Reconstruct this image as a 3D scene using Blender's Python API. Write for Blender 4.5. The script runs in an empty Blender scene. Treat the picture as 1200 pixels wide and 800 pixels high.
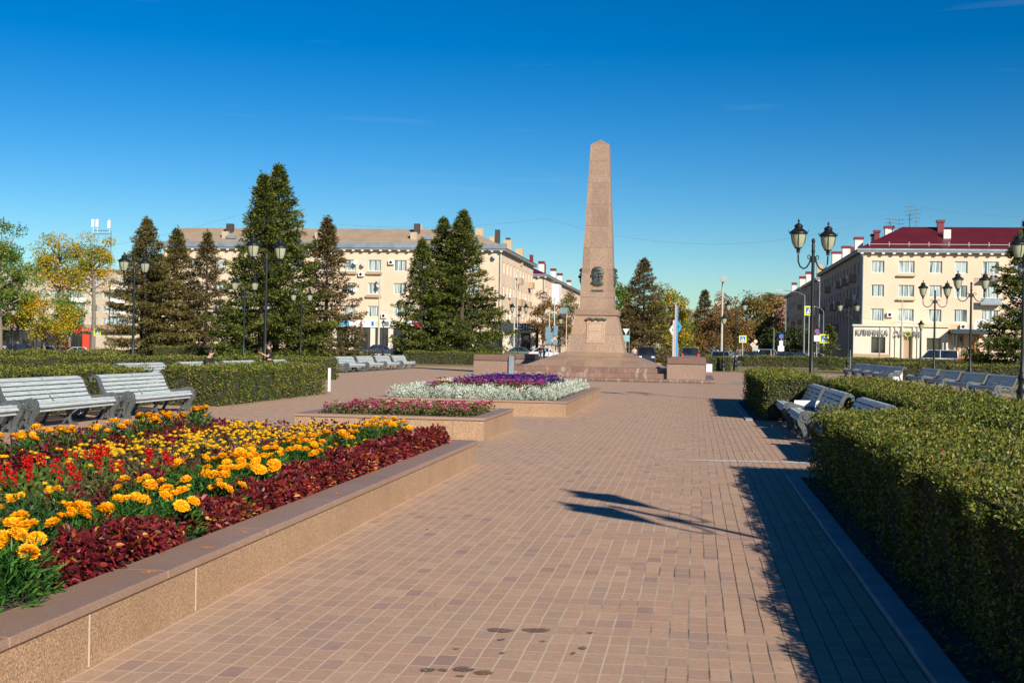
import bpy, math, random
import numpy as np
from mathutils import Vector, Matrix
random.seed(7); RNG = np.random.default_rng(7)
PI = math.pi
scene = bpy.context.scene
COL = scene.collection
for a in ('objects', 'meshes', 'materials'):
    pass
# ------------------------------------------------------------------ camera
F = 1500.0; HC = 1.6; VP = (814.0, 409.0); ROLL = 0.018
_d = np.array([(VP[0]-600)/F, -(VP[1]-400)/F, -1.0]); _d /= np.linalg.norm(_d)
_u = np.cross(_d, np.array([1, -ROLL, 0.0]))
if _u[1] < 0: _u = -_u
_u /= np.linalg.norm(_u)
_x = np.cross(_d, _u)
ROT = np.array([_x, _d, _u])
def ray(px, py): return ROT @ np.array([(px-600)/F, -(py-400)/F, -1.0])
def gp(px, py, z=0.0):
    r = ray(px, py); t = (z-HC)/r[2]; return float(r[0]*t), float(r[1]*t)
def at(px, py, Y):
    r = ray(px, py); t = Y/r[1]; return float(r[0]*t), float(HC+r[2]*t)
cam = bpy.data.cameras.new('camera'); co = bpy.data.objects.new('camera', cam); COL.objects.link(co)
cam.sensor_width = 36; cam.lens = 36*F/1200; cam.clip_end = 4000; cam.clip_start = 0.05
M = Matrix([[*ROT[0], 0], [*ROT[1], 0], [*ROT[2], HC], [0, 0, 0, 1]])
co.matrix_world = M
scene.camera = co
def sm(t):
    t = max(0.0, min(1.0, t)); return t*t*(3-2*t)
def gz(x, y):
    return -0.9*sm((-x-42)/14)*sm((y-70)/40)
# ------------------------------------------------------------------ materials
MATS = {}
def newmat(name):
    m = bpy.data.materials.new(name); m.use_nodes = True
    nt = m.node_tree; b = nt.nodes['Principled BSDF']; MATS[name] = m
    return m, nt, b
def lk(nt, a, b): nt.links.new(a, b)
def node(nt, t, **kw):
    n = nt.nodes.new(t)
    for k, v in kw.items(): setattr(n, k, v)
    return n
def ramp(nt, fac, stops, interp='LINEAR'):
    r = node(nt, 'ShaderNodeValToRGB'); r.color_ramp.interpolation = interp
    els = r.color_ramp.elements
    while len(els) < len(stops): els.new(0.5)
    for e, (p, c) in zip(els, stops): e.position = p; e.color = (*c, 1)
    lk(nt, fac, r.inputs[0]); return r.outputs[0]
def mixc(nt, fac, a, b, blend='MIX'):
    n = node(nt, 'ShaderNodeMix', data_type='RGBA', blend_type=blend)
    for s, v in ((0, fac), (6, a), (7, b)):
        if hasattr(v, 'is_linked') or hasattr(v, 'node'): lk(nt, v, n.inputs[s])
        elif s == 0: n.inputs[0].default_value = v
        else: n.inputs[s].default_value = (*v, 1)
    return n.outputs[2]
def math_(nt, op, a, b=None):
    n = node(nt, 'ShaderNodeMath', operation=op)
    for i, v in enumerate((a, b)):
        if v is None: continue
        if isinstance(v, (int, float)): n.inputs[i].default_value = v
        else: lk(nt, v, n.inputs[i])
    return n.outputs[0]
def coords(nt, scale=(1, 1, 1), obj=True):
    g = node(nt, 'ShaderNodeNewGeometry') if not obj else node(nt, 'ShaderNodeTexCoord')
    mp = node(nt, 'ShaderNodeMapping'); mp.inputs['Scale'].default_value = scale
    lk(nt, g.outputs['Position'] if not obj else g.outputs['Object'], mp.inputs[0]); return mp.outputs[0]
def noise(nt, vec, scale, detail=4, rough=0.6):
    n = node(nt, 'ShaderNodeTexNoise'); n.inputs['Scale'].default_value = scale
    n.inputs['Detail'].default_value = detail; n.inputs['Roughness'].default_value = rough
    lk(nt, vec, n.inputs['Vector']); return n.outputs['Fac']
def bump(nt, b, h, strength, dist=0.01):
    n = node(nt, 'ShaderNodeBump'); n.inputs['Strength'].default_value = strength; n.inputs['Distance'].default_value = dist
    lk(nt, h, n.inputs['Height']); lk(nt, n.outputs[0], b.inputs['Normal'])
def simple(name, c, rough=0.6, var=0.12, scale=3.0, metal=0.0, bmp=0.0, fine=60):
    m, nt, b = newmat(name); v = coords(nt, obj=False)
    n1 = noise(nt, v, scale); n2 = noise(nt, v, fine, 2)
    lo = tuple(x*(1-var) for x in c); hi = tuple(min(1, x*(1+var)) for x in c)
    cc = ramp(nt, n1, [(0.3, lo), (0.7, hi)])
    cc = mixc(nt, math_(nt, 'MULTIPLY', n2, var*1.5), cc, tuple(x*0.5 for x in c))
    lk(nt, cc, b.inputs['Base Color']); b.inputs['Roughness'].default_value = rough; b.inputs['Metallic'].default_value = metal
    if bmp: bump(nt, b, n2, bmp, 0.01)
    return m
def granite(name, c, dark=0.55, light=1.35, scale=1.0, grain=170, rough=0.45, joint=None, stains=0.0):
    m, nt, b = newmat(name); v = coords(nt, obj=False)
    n = noise(nt, v, grain, 2, 0.7); n2 = noise(nt, v, grain*0.35, 2, 0.7); n3 = noise(nt, v, 1.1*scale, 4)
    cc = ramp(nt, n, [(0.30, tuple(x*dark for x in c)), (0.47, c), (0.62, tuple(min(1, x*light) for x in c))])
    cc = mixc(nt, ramp(nt, n2, [(0.45, (0, 0, 0)), (0.7, (0.5, 0.5, 0.5))]), cc, tuple(x*0.72 for x in c))
    cc = mixc(nt, ramp(nt, n3, [(0.35, (0, 0, 0)), (0.7, (0.45, 0.45, 0.45))]), cc, (c[0]*0.7, c[1]*0.66, c[2]*0.62))
    if joint:
        # large slabs with thin light joints and a tint for each slab
        jx, jy, jz = joint
        g = node(nt, 'ShaderNodeNewGeometry'); s = node(nt, 'ShaderNodeSeparateXYZ'); lk(nt, g.outputs['Position'], s.inputs[0])
        snaps = []
        for o, step in zip(s.outputs, joint):
            snaps.append(math_(nt, 'FLOOR', math_(nt, 'DIVIDE', o, step)))
        cb = node(nt, 'ShaderNodeCombineXYZ')
        for i, q in enumerate(snaps): lk(nt, q, cb.inputs[i])
        w = node(nt, 'ShaderNodeTexWhiteNoise'); lk(nt, cb.outputs[0], w.inputs['Vector'])
        cc = mixc(nt, 0.75, cc, mixc(nt, 1.0, cc, ramp(nt, w.outputs['Value'], [(0, (0.74, 0.70, 0.68)), (0.5, (1, 1, 1)), (1, (1.05, 0.98, 0.84))]), 'MULTIPLY'))
        zz = math_(nt, 'FRACT', math_(nt, 'DIVIDE', s.outputs[2], jz))
        cc = mixc(nt, math_(nt, 'LESS_THAN', zz, 0.012), cc, (c[0]*0.45, c[1]*0.4, c[2]*0.4))
    if stains:
        vs = coords(nt, (1.6, 1.6, 0.35), obj=False); ns = noise(nt, vs, 2.2, 5, 0.75)
        cc = mixc(nt, ramp(nt, ns, [(0.52, (0, 0, 0)), (0.64, (stains,)*3)]), cc, (0.50, 0.45, 0.41))
    lk(nt, cc, b.inputs['Base Color']); b.inputs['Roughness'].default_value = rough
    bump(nt, b, n, 0.15, 0.003)
    return m
def leafmat(name, stops, trans=0.25, rough=0.5, spec=0.3):
    m, nt, b = newmat(name)
    a = node(nt, 'ShaderNodeAttribute'); a.attribute_name = 'rnd'
    cc = ramp(nt, a.outputs['Fac'], stops)
    g = node(nt, 'ShaderNodeNewGeometry')
    n = noise(nt, g.outputs['Position'], 1.3, 3)
    cc = mixc(nt, ramp(nt, n, [(0.35, (0.0,)*3), (0.7, (0.35,)*3)]), cc, mixc(nt, 1.0, cc, (0.55, 0.6, 0.45), 'MULTIPLY'))
    lk(nt, cc, b.inputs['Base Color']); b.inputs['Roughness'].default_value = rough
    b.inputs['Specular IOR Level'].default_value = spec
    if trans:
        t = node(nt, 'ShaderNodeBsdfTranslucent'); lk(nt, cc, t.inputs[0])
        mx = node(nt, 'ShaderNodeMixShader'); mx.inputs[0].default_value = trans
        lk(nt, b.outputs[0], mx.inputs[1]); lk(nt, t.outputs[0], mx.inputs[2])
        lk(nt, mx.outputs[0], nt.nodes['Material Output'].inputs[0])
    return m

def paving_mat():
    m, nt, b = newmat('brick_paving')
    g = node(nt, 'ShaderNodeNewGeometry'); s = node(nt, 'ShaderNodeSeparateXYZ'); lk(nt, g.outputs['Position'], s.inputs[0])
    wob = noise(nt, g.outputs['Position'], 2.3, 2)
    xx = math_(nt, 'ADD', s.outputs[0], math_(nt, 'MULTIPLY', wob, 0.014))
    fx = math_(nt, 'DIVIDE', xx, 0.1055); ix = math_(nt, 'FLOOR', fx)
    wx = node(nt, 'ShaderNodeTexWhiteNoise', noise_dimensions='1D'); lk(nt, ix, wx.inputs['W'])
    wob2 = noise(nt, g.outputs['Position'], 3.1, 2)
    fy = math_(nt, 'ADD', math_(nt, 'DIVIDE', math_(nt, 'ADD', s.outputs[1], math_(nt, 'MULTIPLY', wob2, 0.02)), 0.209), math_(nt, 'MULTIPLY', wx.outputs['Value'], 0.22)); iy = math_(nt, 'FLOOR', fy)
    cb = node(nt, 'ShaderNodeCombineXYZ'); lk(nt, ix, cb.inputs[0]); lk(nt, iy, cb.inputs[1])
    w = node(nt, 'ShaderNodeTexWhiteNoise'); lk(nt, cb.outputs[0], w.inputs['Vector'])
    c = ramp(nt, w.outputs['Value'], [(0.0, (0.33, 0.215, 0.18)), (0.06, (0.42, 0.275, 0.21)), (0.45, (0.465, 0.302, 0.200)), (0.85, (0.49, 0.32, 0.215)), (1.0, (0.53, 0.36, 0.245))])
    # worn greyish track and dusty patches
    n1 = noise(nt, g.outputs['Position'], 0.55, 5, 0.6); n2 = noise(nt, g.outputs['Position'], 45, 3, 0.7); n3 = noise(nt, g.outputs['Position'], 4.0, 4, 0.65)
    c = mixc(nt, ramp(nt, n1, [(0.45, (0, 0, 0)), (0.65, (0.4,)*3)]), c, (0.42, 0.325, 0.235))
    c = mixc(nt, ramp(nt, n3, [(0.5, (0, 0, 0)), (0.75, (0.35,)*3)]), c, (0.57, 0.38, 0.26))
    c = mixc(nt, ramp(nt, n2, [(0.3, (0.35,)*3), (0.6, (0, 0, 0))]), c, (0.22, 0.14, 0.115))
    gx = math_(nt, 'ABSOLUTE', math_(nt, 'SUBTRACT', math_(nt, 'FRACT', fx), 0.5))
    gy = math_(nt, 'ABSOLUTE', math_(nt, 'SUBTRACT', math_(nt, 'FRACT', fy), 0.5))
    jx = math_(nt, 'GREATER_THAN', gx, 0.458); jy = math_(nt, 'GREATER_THAN', gy, 0.470)
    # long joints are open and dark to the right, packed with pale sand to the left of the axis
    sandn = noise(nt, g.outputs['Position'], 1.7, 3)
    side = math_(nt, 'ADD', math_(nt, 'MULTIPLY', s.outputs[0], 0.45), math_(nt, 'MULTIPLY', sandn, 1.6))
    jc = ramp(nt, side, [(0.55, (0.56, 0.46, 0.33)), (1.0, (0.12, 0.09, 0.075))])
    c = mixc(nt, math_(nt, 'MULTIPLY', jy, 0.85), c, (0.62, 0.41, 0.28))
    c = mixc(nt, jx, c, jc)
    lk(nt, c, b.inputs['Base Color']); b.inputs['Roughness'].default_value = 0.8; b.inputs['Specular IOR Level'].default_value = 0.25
    hgt = math_(nt, 'SUBTRACT', math_(nt, 'ADD', math_(nt, 'MULTIPLY', n2, 0.25), math_(nt, 'MULTIPLY', w.outputs['Value'], 0.25)), math_(nt, 'MAXIMUM', jx, math_(nt, 'MULTIPLY', jy, 0.6)))
    bump(nt, b, hgt, 0.35, 0.004)
    return m
PAV = paving_mat()
def ground_mat():
    m, nt, b = newmat('dry_lawn'); g = node(nt, 'ShaderNodeNewGeometry'); v = g.outputs['Position']
    n1 = noise(nt, v, 0.25, 5); n2 = noise(nt, v, 9, 4, 0.8)
    c = ramp(nt, n1, [(0.35, (0.10, 0.115, 0.035)), (0.5, (0.26, 0.20, 0.085)), (0.68, (0.34, 0.25, 0.11))])
    c = mixc(nt, ramp(nt, n2, [(0.35, (0.6,)*3), (0.6, (0, 0, 0))]), c, (0.09, 0.08, 0.03))
    lk(nt, c, b.inputs['Base Color']); b.inputs['Roughness'].default_value = 0.95; bump(nt, b, n2, 0.5, 0.04)
    return m
LAWN = ground_mat()
def soil_mat():
    m, nt, b = newmat('soil'); g = node(nt, 'ShaderNodeNewGeometry'); v = g.outputs['Position']
    n1 = noise(nt, v, 3, 4); n2 = noise(nt, v, 40, 4, 0.8)
    c = ramp(nt, n2, [(0.3, (0.028, 0.02, 0.014)), (0.6, (0.10, 0.07, 0.048)), (0.8, (0.15, 0.11, 0.075))])
    lk(nt, c, b.inputs['Base Color']); b.inputs['Roughness'].default_value = 0.95; bump(nt, b, n2, 1.0, 0.03)
    return m
SOIL = soil_mat()
ASPH = simple('asphalt', (0.06, 0.06, 0.062), 0.85, 0.2, 0.6, fine=40)
CONC = simple('green_grey_concrete', (0.30, 0.28, 0.21), 0.85, 0.15, 0.8, fine=25, bmp=.2)
KERB = simple('kerb_stone', (0.27, 0.31, 0.32), 0.8, 0.25, 3, fine=45, bmp=.3)
GRAN = granite('planter_granite', (0.34, 0.225, 0.138), dark=0.38, light=1.7, grain=85, rough=0.4)
GRANCAP = granite('planter_cap_granite', (0.31, 0.205, 0.15), dark=0.65, light=1.35, grain=150, rough=0.5)
MONG = granite('monument_granite', (0.32, 0.225, 0.165), dark=0.55, light=1.4, grain=28, rough=0.4, joint=(0.9, 0.9, 1.12))
MONS = granite('monument_step_granite', (0.22, 0.135, 0.105), dark=0.7, light=1.3, grain=30, rough=0.45, joint=(0.6, 0.6, 5), stains=0.45)
MONP = granite('monument_block_granite', (0.28, 0.19, 0.145), dark=0.75, light=1.2, grain=30, rough=0.5)
MOND = granite('monument_dark_granite', (0.19, 0.115, 0.09), dark=0.7, light=1.25, grain=30, rough=0.35)
PLAQ = granite('plaque_stone', (0.40, 0.27, 0.19), grain=30, rough=0.4)
BRONZE = simple('green_bronze', (0.065, 0.085, 0.07), 0.55, 0.4, 9, metal=0.2)
JOINT2 = simple('dull_joint', (0.24, 0.18, 0.13), 0.8)
JOINT = simple('pale_joint', (0.55, 0.47, 0.36), 0.8)
SLAT = None
def slat_mat():
    m, nt, b = newmat('bench_slat_paint'); v = coords(nt, (14, 1.2, 14), obj=True); n = noise(nt, v, 3, 5, 0.7)
    v2 = coords(nt, (1, 1, 1), obj=True); n2 = noise(nt, v2, 14, 3, .7)
    c = ramp(nt, n, [(0.3, (0.27, 0.32, 0.33)), (0.5, (0.46, 0.52, 0.53)), (0.7, (0.56, 0.62, 0.62))])
    c = mixc(nt, ramp(nt, n2, [(0.62, (0, 0, 0)), (0.7, (0.5,)*3)]), c, (0.22, 0.25, 0.25))
    lk(nt, c, b.inputs['Base Color']); b.inputs['Roughness'].default_value = 0.55
    return m
SLAT = slat_mat()
IRON = simple('bench_cast_iron', (0.10, 0.115, 0.12), 0.5, 0.3, 14, metal=0.15, bmp=.2)
LAMPI = simple('lamp_post_iron', (0.014, 0.019, 0.019), 0.45, 0.2, 5, metal=0.3)
def lens_mat():
    m, nt, b = newmat('lamp_glass'); b.inputs['Base Color'].default_value = (0.55, 0.58, 0.42, 1)
    b.inputs['Roughness'].default_value = 0.35; b.inputs['Subsurface Weight'].default_value = 0.0
    t = node(nt, 'ShaderNodeBsdfTranslucent'); t.inputs[0].default_value = (0.6, 0.62, 0.45, 1)
    mx = node(nt, 'ShaderNodeMixShader'); mx.inputs[0].default_value = 0.4
    lk(nt, b.outputs[0], mx.inputs[1]); lk(nt, t.outputs[0], mx.inputs[2]); lk(nt, mx.outputs[0], nt.nodes['Material Output'].inputs[0])
    return m
LENS = lens_mat()
def wallmat(name, c, streak=.16):
    m, nt, b = newmat(name); v = coords(nt, (.9, .9, .07), obj=False); v2 = coords(nt, obj=False)
    n1 = noise(nt, v, 1.0, 5, .7); n2 = noise(nt, v2, .22, 5, .6); n3 = noise(nt, v2, 3.5, 4, .7)
    cc = ramp(nt, n2, [(.3, tuple(x*.90 for x in c)), (.7, tuple(min(1, x*1.05) for x in c))])
    cc = mixc(nt, ramp(nt, n1, [(.52, (0, 0, 0)), (.72, (streak*2,)*3)]), cc, tuple(x*.6 for x in c))
    cc = mixc(nt, ramp(nt, n3, [(.62, (0, 0, 0)), (.7, (streak,)*3)]), cc, tuple(x*.75 for x in c))
    lk(nt, cc, b.inputs['Base Color']); b.inputs['Roughness'].default_value = .9
    return m
WALLC = wallmat('cream_render', (0.69, 0.545, 0.405), .12)
WALLP = simple('peach_band_render', (0.68, 0.48, 0.32), 0.85, 0.06, 0.3, fine=3)
WALLG = wallmat('darker_side_render', (0.42, 0.34, 0.27), .25)  # darker than the cream front render, with stronger streaks
WALLK = wallmat('panel_wall', (0.50, 0.42, 0.32), .25)
STONE = simple('pale_cladding', (0.66, 0.60, 0.49), 0.6, 0.07, 0.5, fine=4)
STONEB = simple('tan_plinth', (0.42, 0.30, 0.19), 0.7, 0.1, 0.5, fine=4)
WHITE = simple('white_paint', (0.78, 0.78, 0.77), 0.45, 0.04)
FRAMEW = simple('window_frame_white', (0.72, 0.71, 0.68), 0.5, 0.04)
EAVE = simple('eave_grey', (0.22, 0.23, 0.24), 0.6, 0.15, 1.0)
GUTTER = simple('galvanised_metal', (0.34, 0.41, 0.46), 0.4, 0.25, 0.7, metal=0.5)
def roof_mat(name, c, seam, sx, sy, rough=0.6, v=0.15):
    m, nt, b = newmat(name); g = node(nt, 'ShaderNodeNewGeometry'); s = node(nt, 'ShaderNodeSeparateXYZ'); lk(nt, g.outputs['Position'], s.inputs[0])
    n = noise(nt, g.outputs['Position'], 0.5, 5)
    cc = ramp(nt, n, [(0.3, tuple(x*(1-v) for x in c)), (0.7, tuple(x*(1+v) for x in c))])
    # a face runs along X or along Y: use whichever lies in it
    nx = node(nt, 'ShaderNodeSeparateXYZ'); lk(nt, g.outputs['True Normal'], nx.inputs[0])
    sel = math_(nt, 'GREATER_THAN', math_(nt, 'ABSOLUTE', nx.outputs[0]), 0.3)
    mx = node(nt, 'ShaderNodeMix', data_type='FLOAT'); lk(nt, sel, mx.inputs[0]); lk(nt, s.outputs[0], mx.inputs[2]); lk(nt, s.outputs[1], mx.inputs[3])
    ln = math_(nt, 'LESS_THAN', math_(nt, 'FRACT', math_(nt, 'DIVIDE', math_(nt, 'ADD', mx.outputs[0], math_(nt, 'MULTIPLY', s.outputs[2], 0.0)), sx)), 0.09)
    if sy:
        l2 = math_(nt, 'LESS_THAN', math_(nt, 'FRACT', math_(nt, 'DIVIDE', s.outputs[2], sy)), 0.10); ln = math_(nt, 'MAXIMUM', ln, l2)
    cc = mixc(nt, math_(nt, 'MULTIPLY', ln, 0.7), cc, seam)
    lk(nt, cc, b.inputs['Base Color']); b.inputs['Roughness'].default_value = rough
    return m
ROOFM = roof_mat('maroon_metal_roof', (0.105, 0.012, 0.017), (0.05, 0.007, 0.010), 0.6, None, 0.4)
ROOFT = roof_mat('tan_sheet_roof', (0.31, 0.25, 0.185), (0.42, 0.22, 0.07), 1.9, 0.95, 0.8)
MAROON = simple('maroon_metal', (0.17, 0.018, 0.028), 0.45, 0.1)
CHIMW = simple('whitewashed_chimney', (0.74, 0.69, 0.64), 0.8, 0.1, 1)
CHIMB = simple('beige_brick_chimney', (0.48, 0.39, 0.27), 0.9, 0.15, 3)
CHIMD = simple('dark_sheet_flue', (0.06, 0.045, 0.045), 0.7, 0.3, 1)
TEAL = simple('dark_teal_paint', (0.022, 0.05, 0.062), 0.4, 0.1)
WOOD = simple('varnished_wood', (0.45, 0.18, 0.045), 0.45, 0.2, 5)
RED = simple('red_sign', (0.55, 0.02, 0.03), 0.5, 0.05)
BLUE = simple('blue_sign', (0.02, 0.16, 0.55), 0.45, 0.05)
YEL = simple('fluorescent_yellow', (0.75, 0.80, 0.02), 0.5, 0.05)
LBLUE = simple('light_blue_paint', (0.03, 0.33, 0.60), 0.45, 0.08)
PINK = simple('pink_paint', (0.62, 0.33, 0.32), 0.5, 0.08)
BLACK = simple('black_paint', (0.012, 0.012, 0.014), 0.4, 0.1)
TYRE = simple('tyre_rubber', (0.015, 0.015, 0.015), 0.8, 0.1)
ALU = simple('wheel_alloy', (0.4, 0.4, 0.42), 0.35, 0.05, metal=0.7)
POLE = simple('pale_steel_pole', (0.48, 0.50, 0.50), 0.5, 0.1)
POLED = simple('grey_steel_pole', (0.15, 0.19, 0.20), 0.5, 0.1)
CPOLE = simple('concrete_pole', (0.5, 0.46, 0.38), 0.85, 0.1)
CAVITY = simple('dark_interior', (0.02, 0.02, 0.022), 0.9, 0.1)
BARK = simple('bark', (0.09, 0.065, 0.045), 0.9, 0.3, 6, fine=25, bmp=.6)
BARKG = simple('grey_bark', (0.20, 0.17, 0.14), 0.9, 0.3, 6, fine=25, bmp=.6)
SKIN = simple('skin', (0.52, 0.30, 0.20), 0.5, 0.05)
HAIR = simple('dark_hair', (0.02, 0.014, 0.01), 0.5, 0.1)
CLOTHB = simple('black_cloth', (0.012, 0.013, 0.016), 0.9, 0.2)
CLOTHJ = simple('denim', (0.05, 0.08, 0.15), 0.9, 0.2)
CLOTHR = simple('pale_blue_cloth', (0.25, 0.4, 0.6), 0.9, 0.2)
CLOTHW = simple('beige_cloth', (0.55, 0.42, 0.33), 0.9, 0.2)
BINM = simple('bin_metal', (0.13, 0.15, 0.16), 0.5, 0.2, 4)
CHALK = simple('chalk', (0.60, 0.66, 0.64), 0.9, 0.2, 8)
CHALKY = simple('yellow_chalk', (0.55, 0.55, 0.22), 0.9, 0.2, 8)
WET = simple('wet_stone', (0.19, 0.12, 0.085), 0.85, 0.3, 9)
def soften(m, sc=55, lo=.36, hi=.60):
    nt = m.node_tree; b = nt.nodes['Principled BSDF']; g = node(nt, 'ShaderNodeNewGeometry'); n = noise(nt, g.outputs['Position'], sc, 4, .7)
    t = node(nt, 'ShaderNodeBsdfTransparent'); mx_ = node(nt, 'ShaderNodeMixShader')
    lk(nt, ramp(nt, n, [(lo, (.15,)*3), (hi, (1, 1, 1))]), mx_.inputs[0]); lk(nt, t.outputs[0], mx_.inputs[1]); lk(nt, b.outputs[0], mx_.inputs[2]); lk(nt, mx_.outputs[0], nt.nodes['Material Output'].inputs[0])
soften(WET); soften(CHALK, 30, .30, .55); soften(CHALKY, 30, .35, .6)
def glass_mat(name, dark, light, sc, thr=0.5):
    m, nt, b = newmat(name); v = coords(nt, (sc, sc, 0.15), obj=True)
    oi = node(nt, 'ShaderNodeObjectInfo')
    n = node(nt, 'ShaderNodeTexNoise', noise_dimensions='4D'); n.inputs['Scale'].default_value = 1.6; n.inputs['Detail'].default_value = 2
    lk(nt, v, n.inputs['Vector']); lk(nt, math_(nt, 'MULTIPLY', oi.outputs['Random'], 50), n.inputs['W'])
    c = ramp(nt, n.outputs['Fac'], [(thr-0.06, dark), (thr+0.05, light)])
    lk(nt, c, b.inputs['Base Color']); b.inputs['Roughness'].default_value = 0.08; b.inputs['Specular IOR Level'].default_value = 0.8
    b.inputs['Coat Weight'].default_value = 0.5; b.inputs['Coat Roughness'].default_value = 0.03
    return m
GLASS = glass_mat('curtained_glass', (0.04, 0.075, 0.10), (0.42, 0.50, 0.50), 3.0, 0.47)
GLASSD = glass_mat('dark_glass', (0.012, 0.014, 0.016), (0.04, 0.045, 0.05), 1.0)
CARG = glass_mat('car_glass', (0.010, 0.012, 0.015), (0.02, 0.025, 0.03), 1.0)
HEDGE = leafmat('hedge_leaves', [(0.0, (0.030, 0.058, 0.010)), (0.35, (0.085, 0.125, 0.016)), (0.62, (0.195, 0.220, 0.030)), (0.78, (0.32, 0.275, 0.075)), (0.90, (0.26, 0.15, 0.070)), (0.97, (0.42, 0.36, 0.03)), (1.0, (0.30, 0.04, 0.02))], 0.25)
HCORE = simple('hedge_twigs', (0.035, 0.035, 0.018), 0.95, 0.3, 8, fine=30)
SPRG = leafmat('spruce_needles', [(0.0, (0.022, 0.036, 0.008)), (0.5, (0.085, 0.112, 0.018)), (0.85, (0.19, 0.205, 0.035)), (1.0, (0.26, 0.21, 0.06))], 0.12, 0.6)
SPRB = leafmat('spruce_needles_browned', [(0.0, (0.040, 0.042, 0.013)), (0.4, (0.115, 0.105, 0.030)), (0.75, (0.225, 0.180, 0.055)), (1.0, (0.30, 0.21, 0.08))], 0.12, 0.6)
SPRR = leafmat('spruce_needles_rusty', [(0.0, (0.035, 0.038, 0.014)), (0.45, (0.11, 0.10, 0.034)), (0.75, (0.23, 0.15, 0.06)), (1.0, (0.34, 0.19, 0.09))], 0.12, 0.6)
TGRN = leafmat('green_leaves', [(0.0, (0.05, 0.11, 0.012)), (0.6, (0.15, 0.27, 0.03)), (0.9, (0.24, 0.28, 0.04)), (1.0, (0.42, 0.30, 0.03))], 0.35)
TYEL = leafmat('yellow_green_leaves', [(0.0, (0.10, 0.15, 0.012)), (0.4, (0.26, 0.32, 0.02)), (0.65, (0.62, 0.44, 0.02)), (1.0, (0.80, 0.36, 0.015))], 0.35)
TORG = leafmat('rust_leaves', [(0.0, (0.08, 0.07, 0.02)), (0.4, (0.20, 0.12, 0.04)), (0.75, (0.30, 0.15, 0.045)), (1.0, (0.38, 0.22, 0.04))], 0.3)
TOCH = leafmat('ochre_leaves', [(0.0, (0.08, 0.085, 0.02)), (0.4, (0.19, 0.16, 0.04)), (0.75, (0.30, 0.22, 0.06)), (1.0, (0.40, 0.26, 0.05))], 0.3)
TDRK = leafmat('dark_leaves', [(0.0, (0.015, 0.028, 0.008)), (0.6, (0.04, 0.06, 0.015)), (1.0, (0.09, 0.10, 0.025))], 0.2)
MARL = leafmat('marigold_foliage', [(0.0, (0.015, 0.05, 0.010)), (0.5, (0.035, 0.13, 0.022)), (1.0, (0.09, 0.22, 0.03))], 0.3)
TAGL = leafmat('dry_tagetes_foliage', [(0.0, (0.05, 0.06, 0.02)), (0.4, (0.10, 0.11, 0.035)), (0.7, (0.16, 0.13, 0.06)), (1.0, (0.17, 0.10, 0.07))], 0.25)
SALL = leafmat('salvia_foliage', [(0.0, (0.05, 0.09, 0.02)), (0.6, (0.12, 0.20, 0.035)), (1.0, (0.22, 0.28, 0.05))], 0.3)
ORNG = leafmat('orange_petals', [(0.0, (0.90, 0.36, 0.004)), (0.5, (1.0, 0.50, 0.006)), (1.0, (1.0, 0.62, 0.012))], 0.2, 0.6)
YELP = leafmat('yellow_petals', [(0.0, (0.60, 0.30, 0.008)), (0.5, (0.95, 0.58, 0.010)), (1.0, (1.0, 0.72, 0.02))], 0.2, 0.6)
REDP = leafmat('red_petals', [(0.0, (0.35, 0.005, 0.006)), (1.0, (0.80, 0.02, 0.015))], 0.2, 0.6)
PNKP = leafmat('pink_petals', [(0.0, (0.65, 0.03, 0.16)), (0.8, (0.85, 0.09, 0.30)), (1.0, (0.85, 0.7, 0.75))], 0.2, 0.6)
PURP = leafmat('purple_petals', [(0.0, (0.06, 0.012, 0.16)), (0.7, (0.17, 0.03, 0.42)), (1.0, (0.40, 0.12, 0.6))], 0.15, 0.6)
MAGP = leafmat('magenta_petals', [(0.0, (0.5, 0.03, 0.25)), (0.6, (0.65, 0.12, 0.45)), (1.0, (0.7, 0.3, 0.6))], 0.2, 0.6)
COLE = leafmat('coleus_leaves', [(0.0, (0.035, 0.006, 0.010)), (0.42, (0.12, 0.014, 0.020)), (0.66, (0.30, 0.022, 0.036)), (0.80, (0.30, 0.07, 0.02)), (0.90, (0.08, 0.07, 0.015)), (0.94, (0.50, 0.17, 0.03)), (1.0, (0.62, 0.26, 0.04))], 0.2, 0.45)
DUST = leafmat('dusty_miller_leaves', [(0.0, (0.28, 0.33, 0.26)), (0.5, (0.52, 0.58, 0.48)), (1.0, (0.74, 0.78, 0.68))], 0.15, 0.8)
PETL = leafmat('petunia_foliage', [(0.0, (0.05, 0.065, 0.02)), (0.5, (0.14, 0.16, 0.04)), (1.0, (0.26, 0.22, 0.09))], 0.3)
FALL = leafmat('fallen_leaves', [(0.0, (0.10, 0.06, 0.03)), (0.6, (0.25, 0.15, 0.05)), (1.0, (0.45, 0.32, 0.06))], 0.1)

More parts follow.
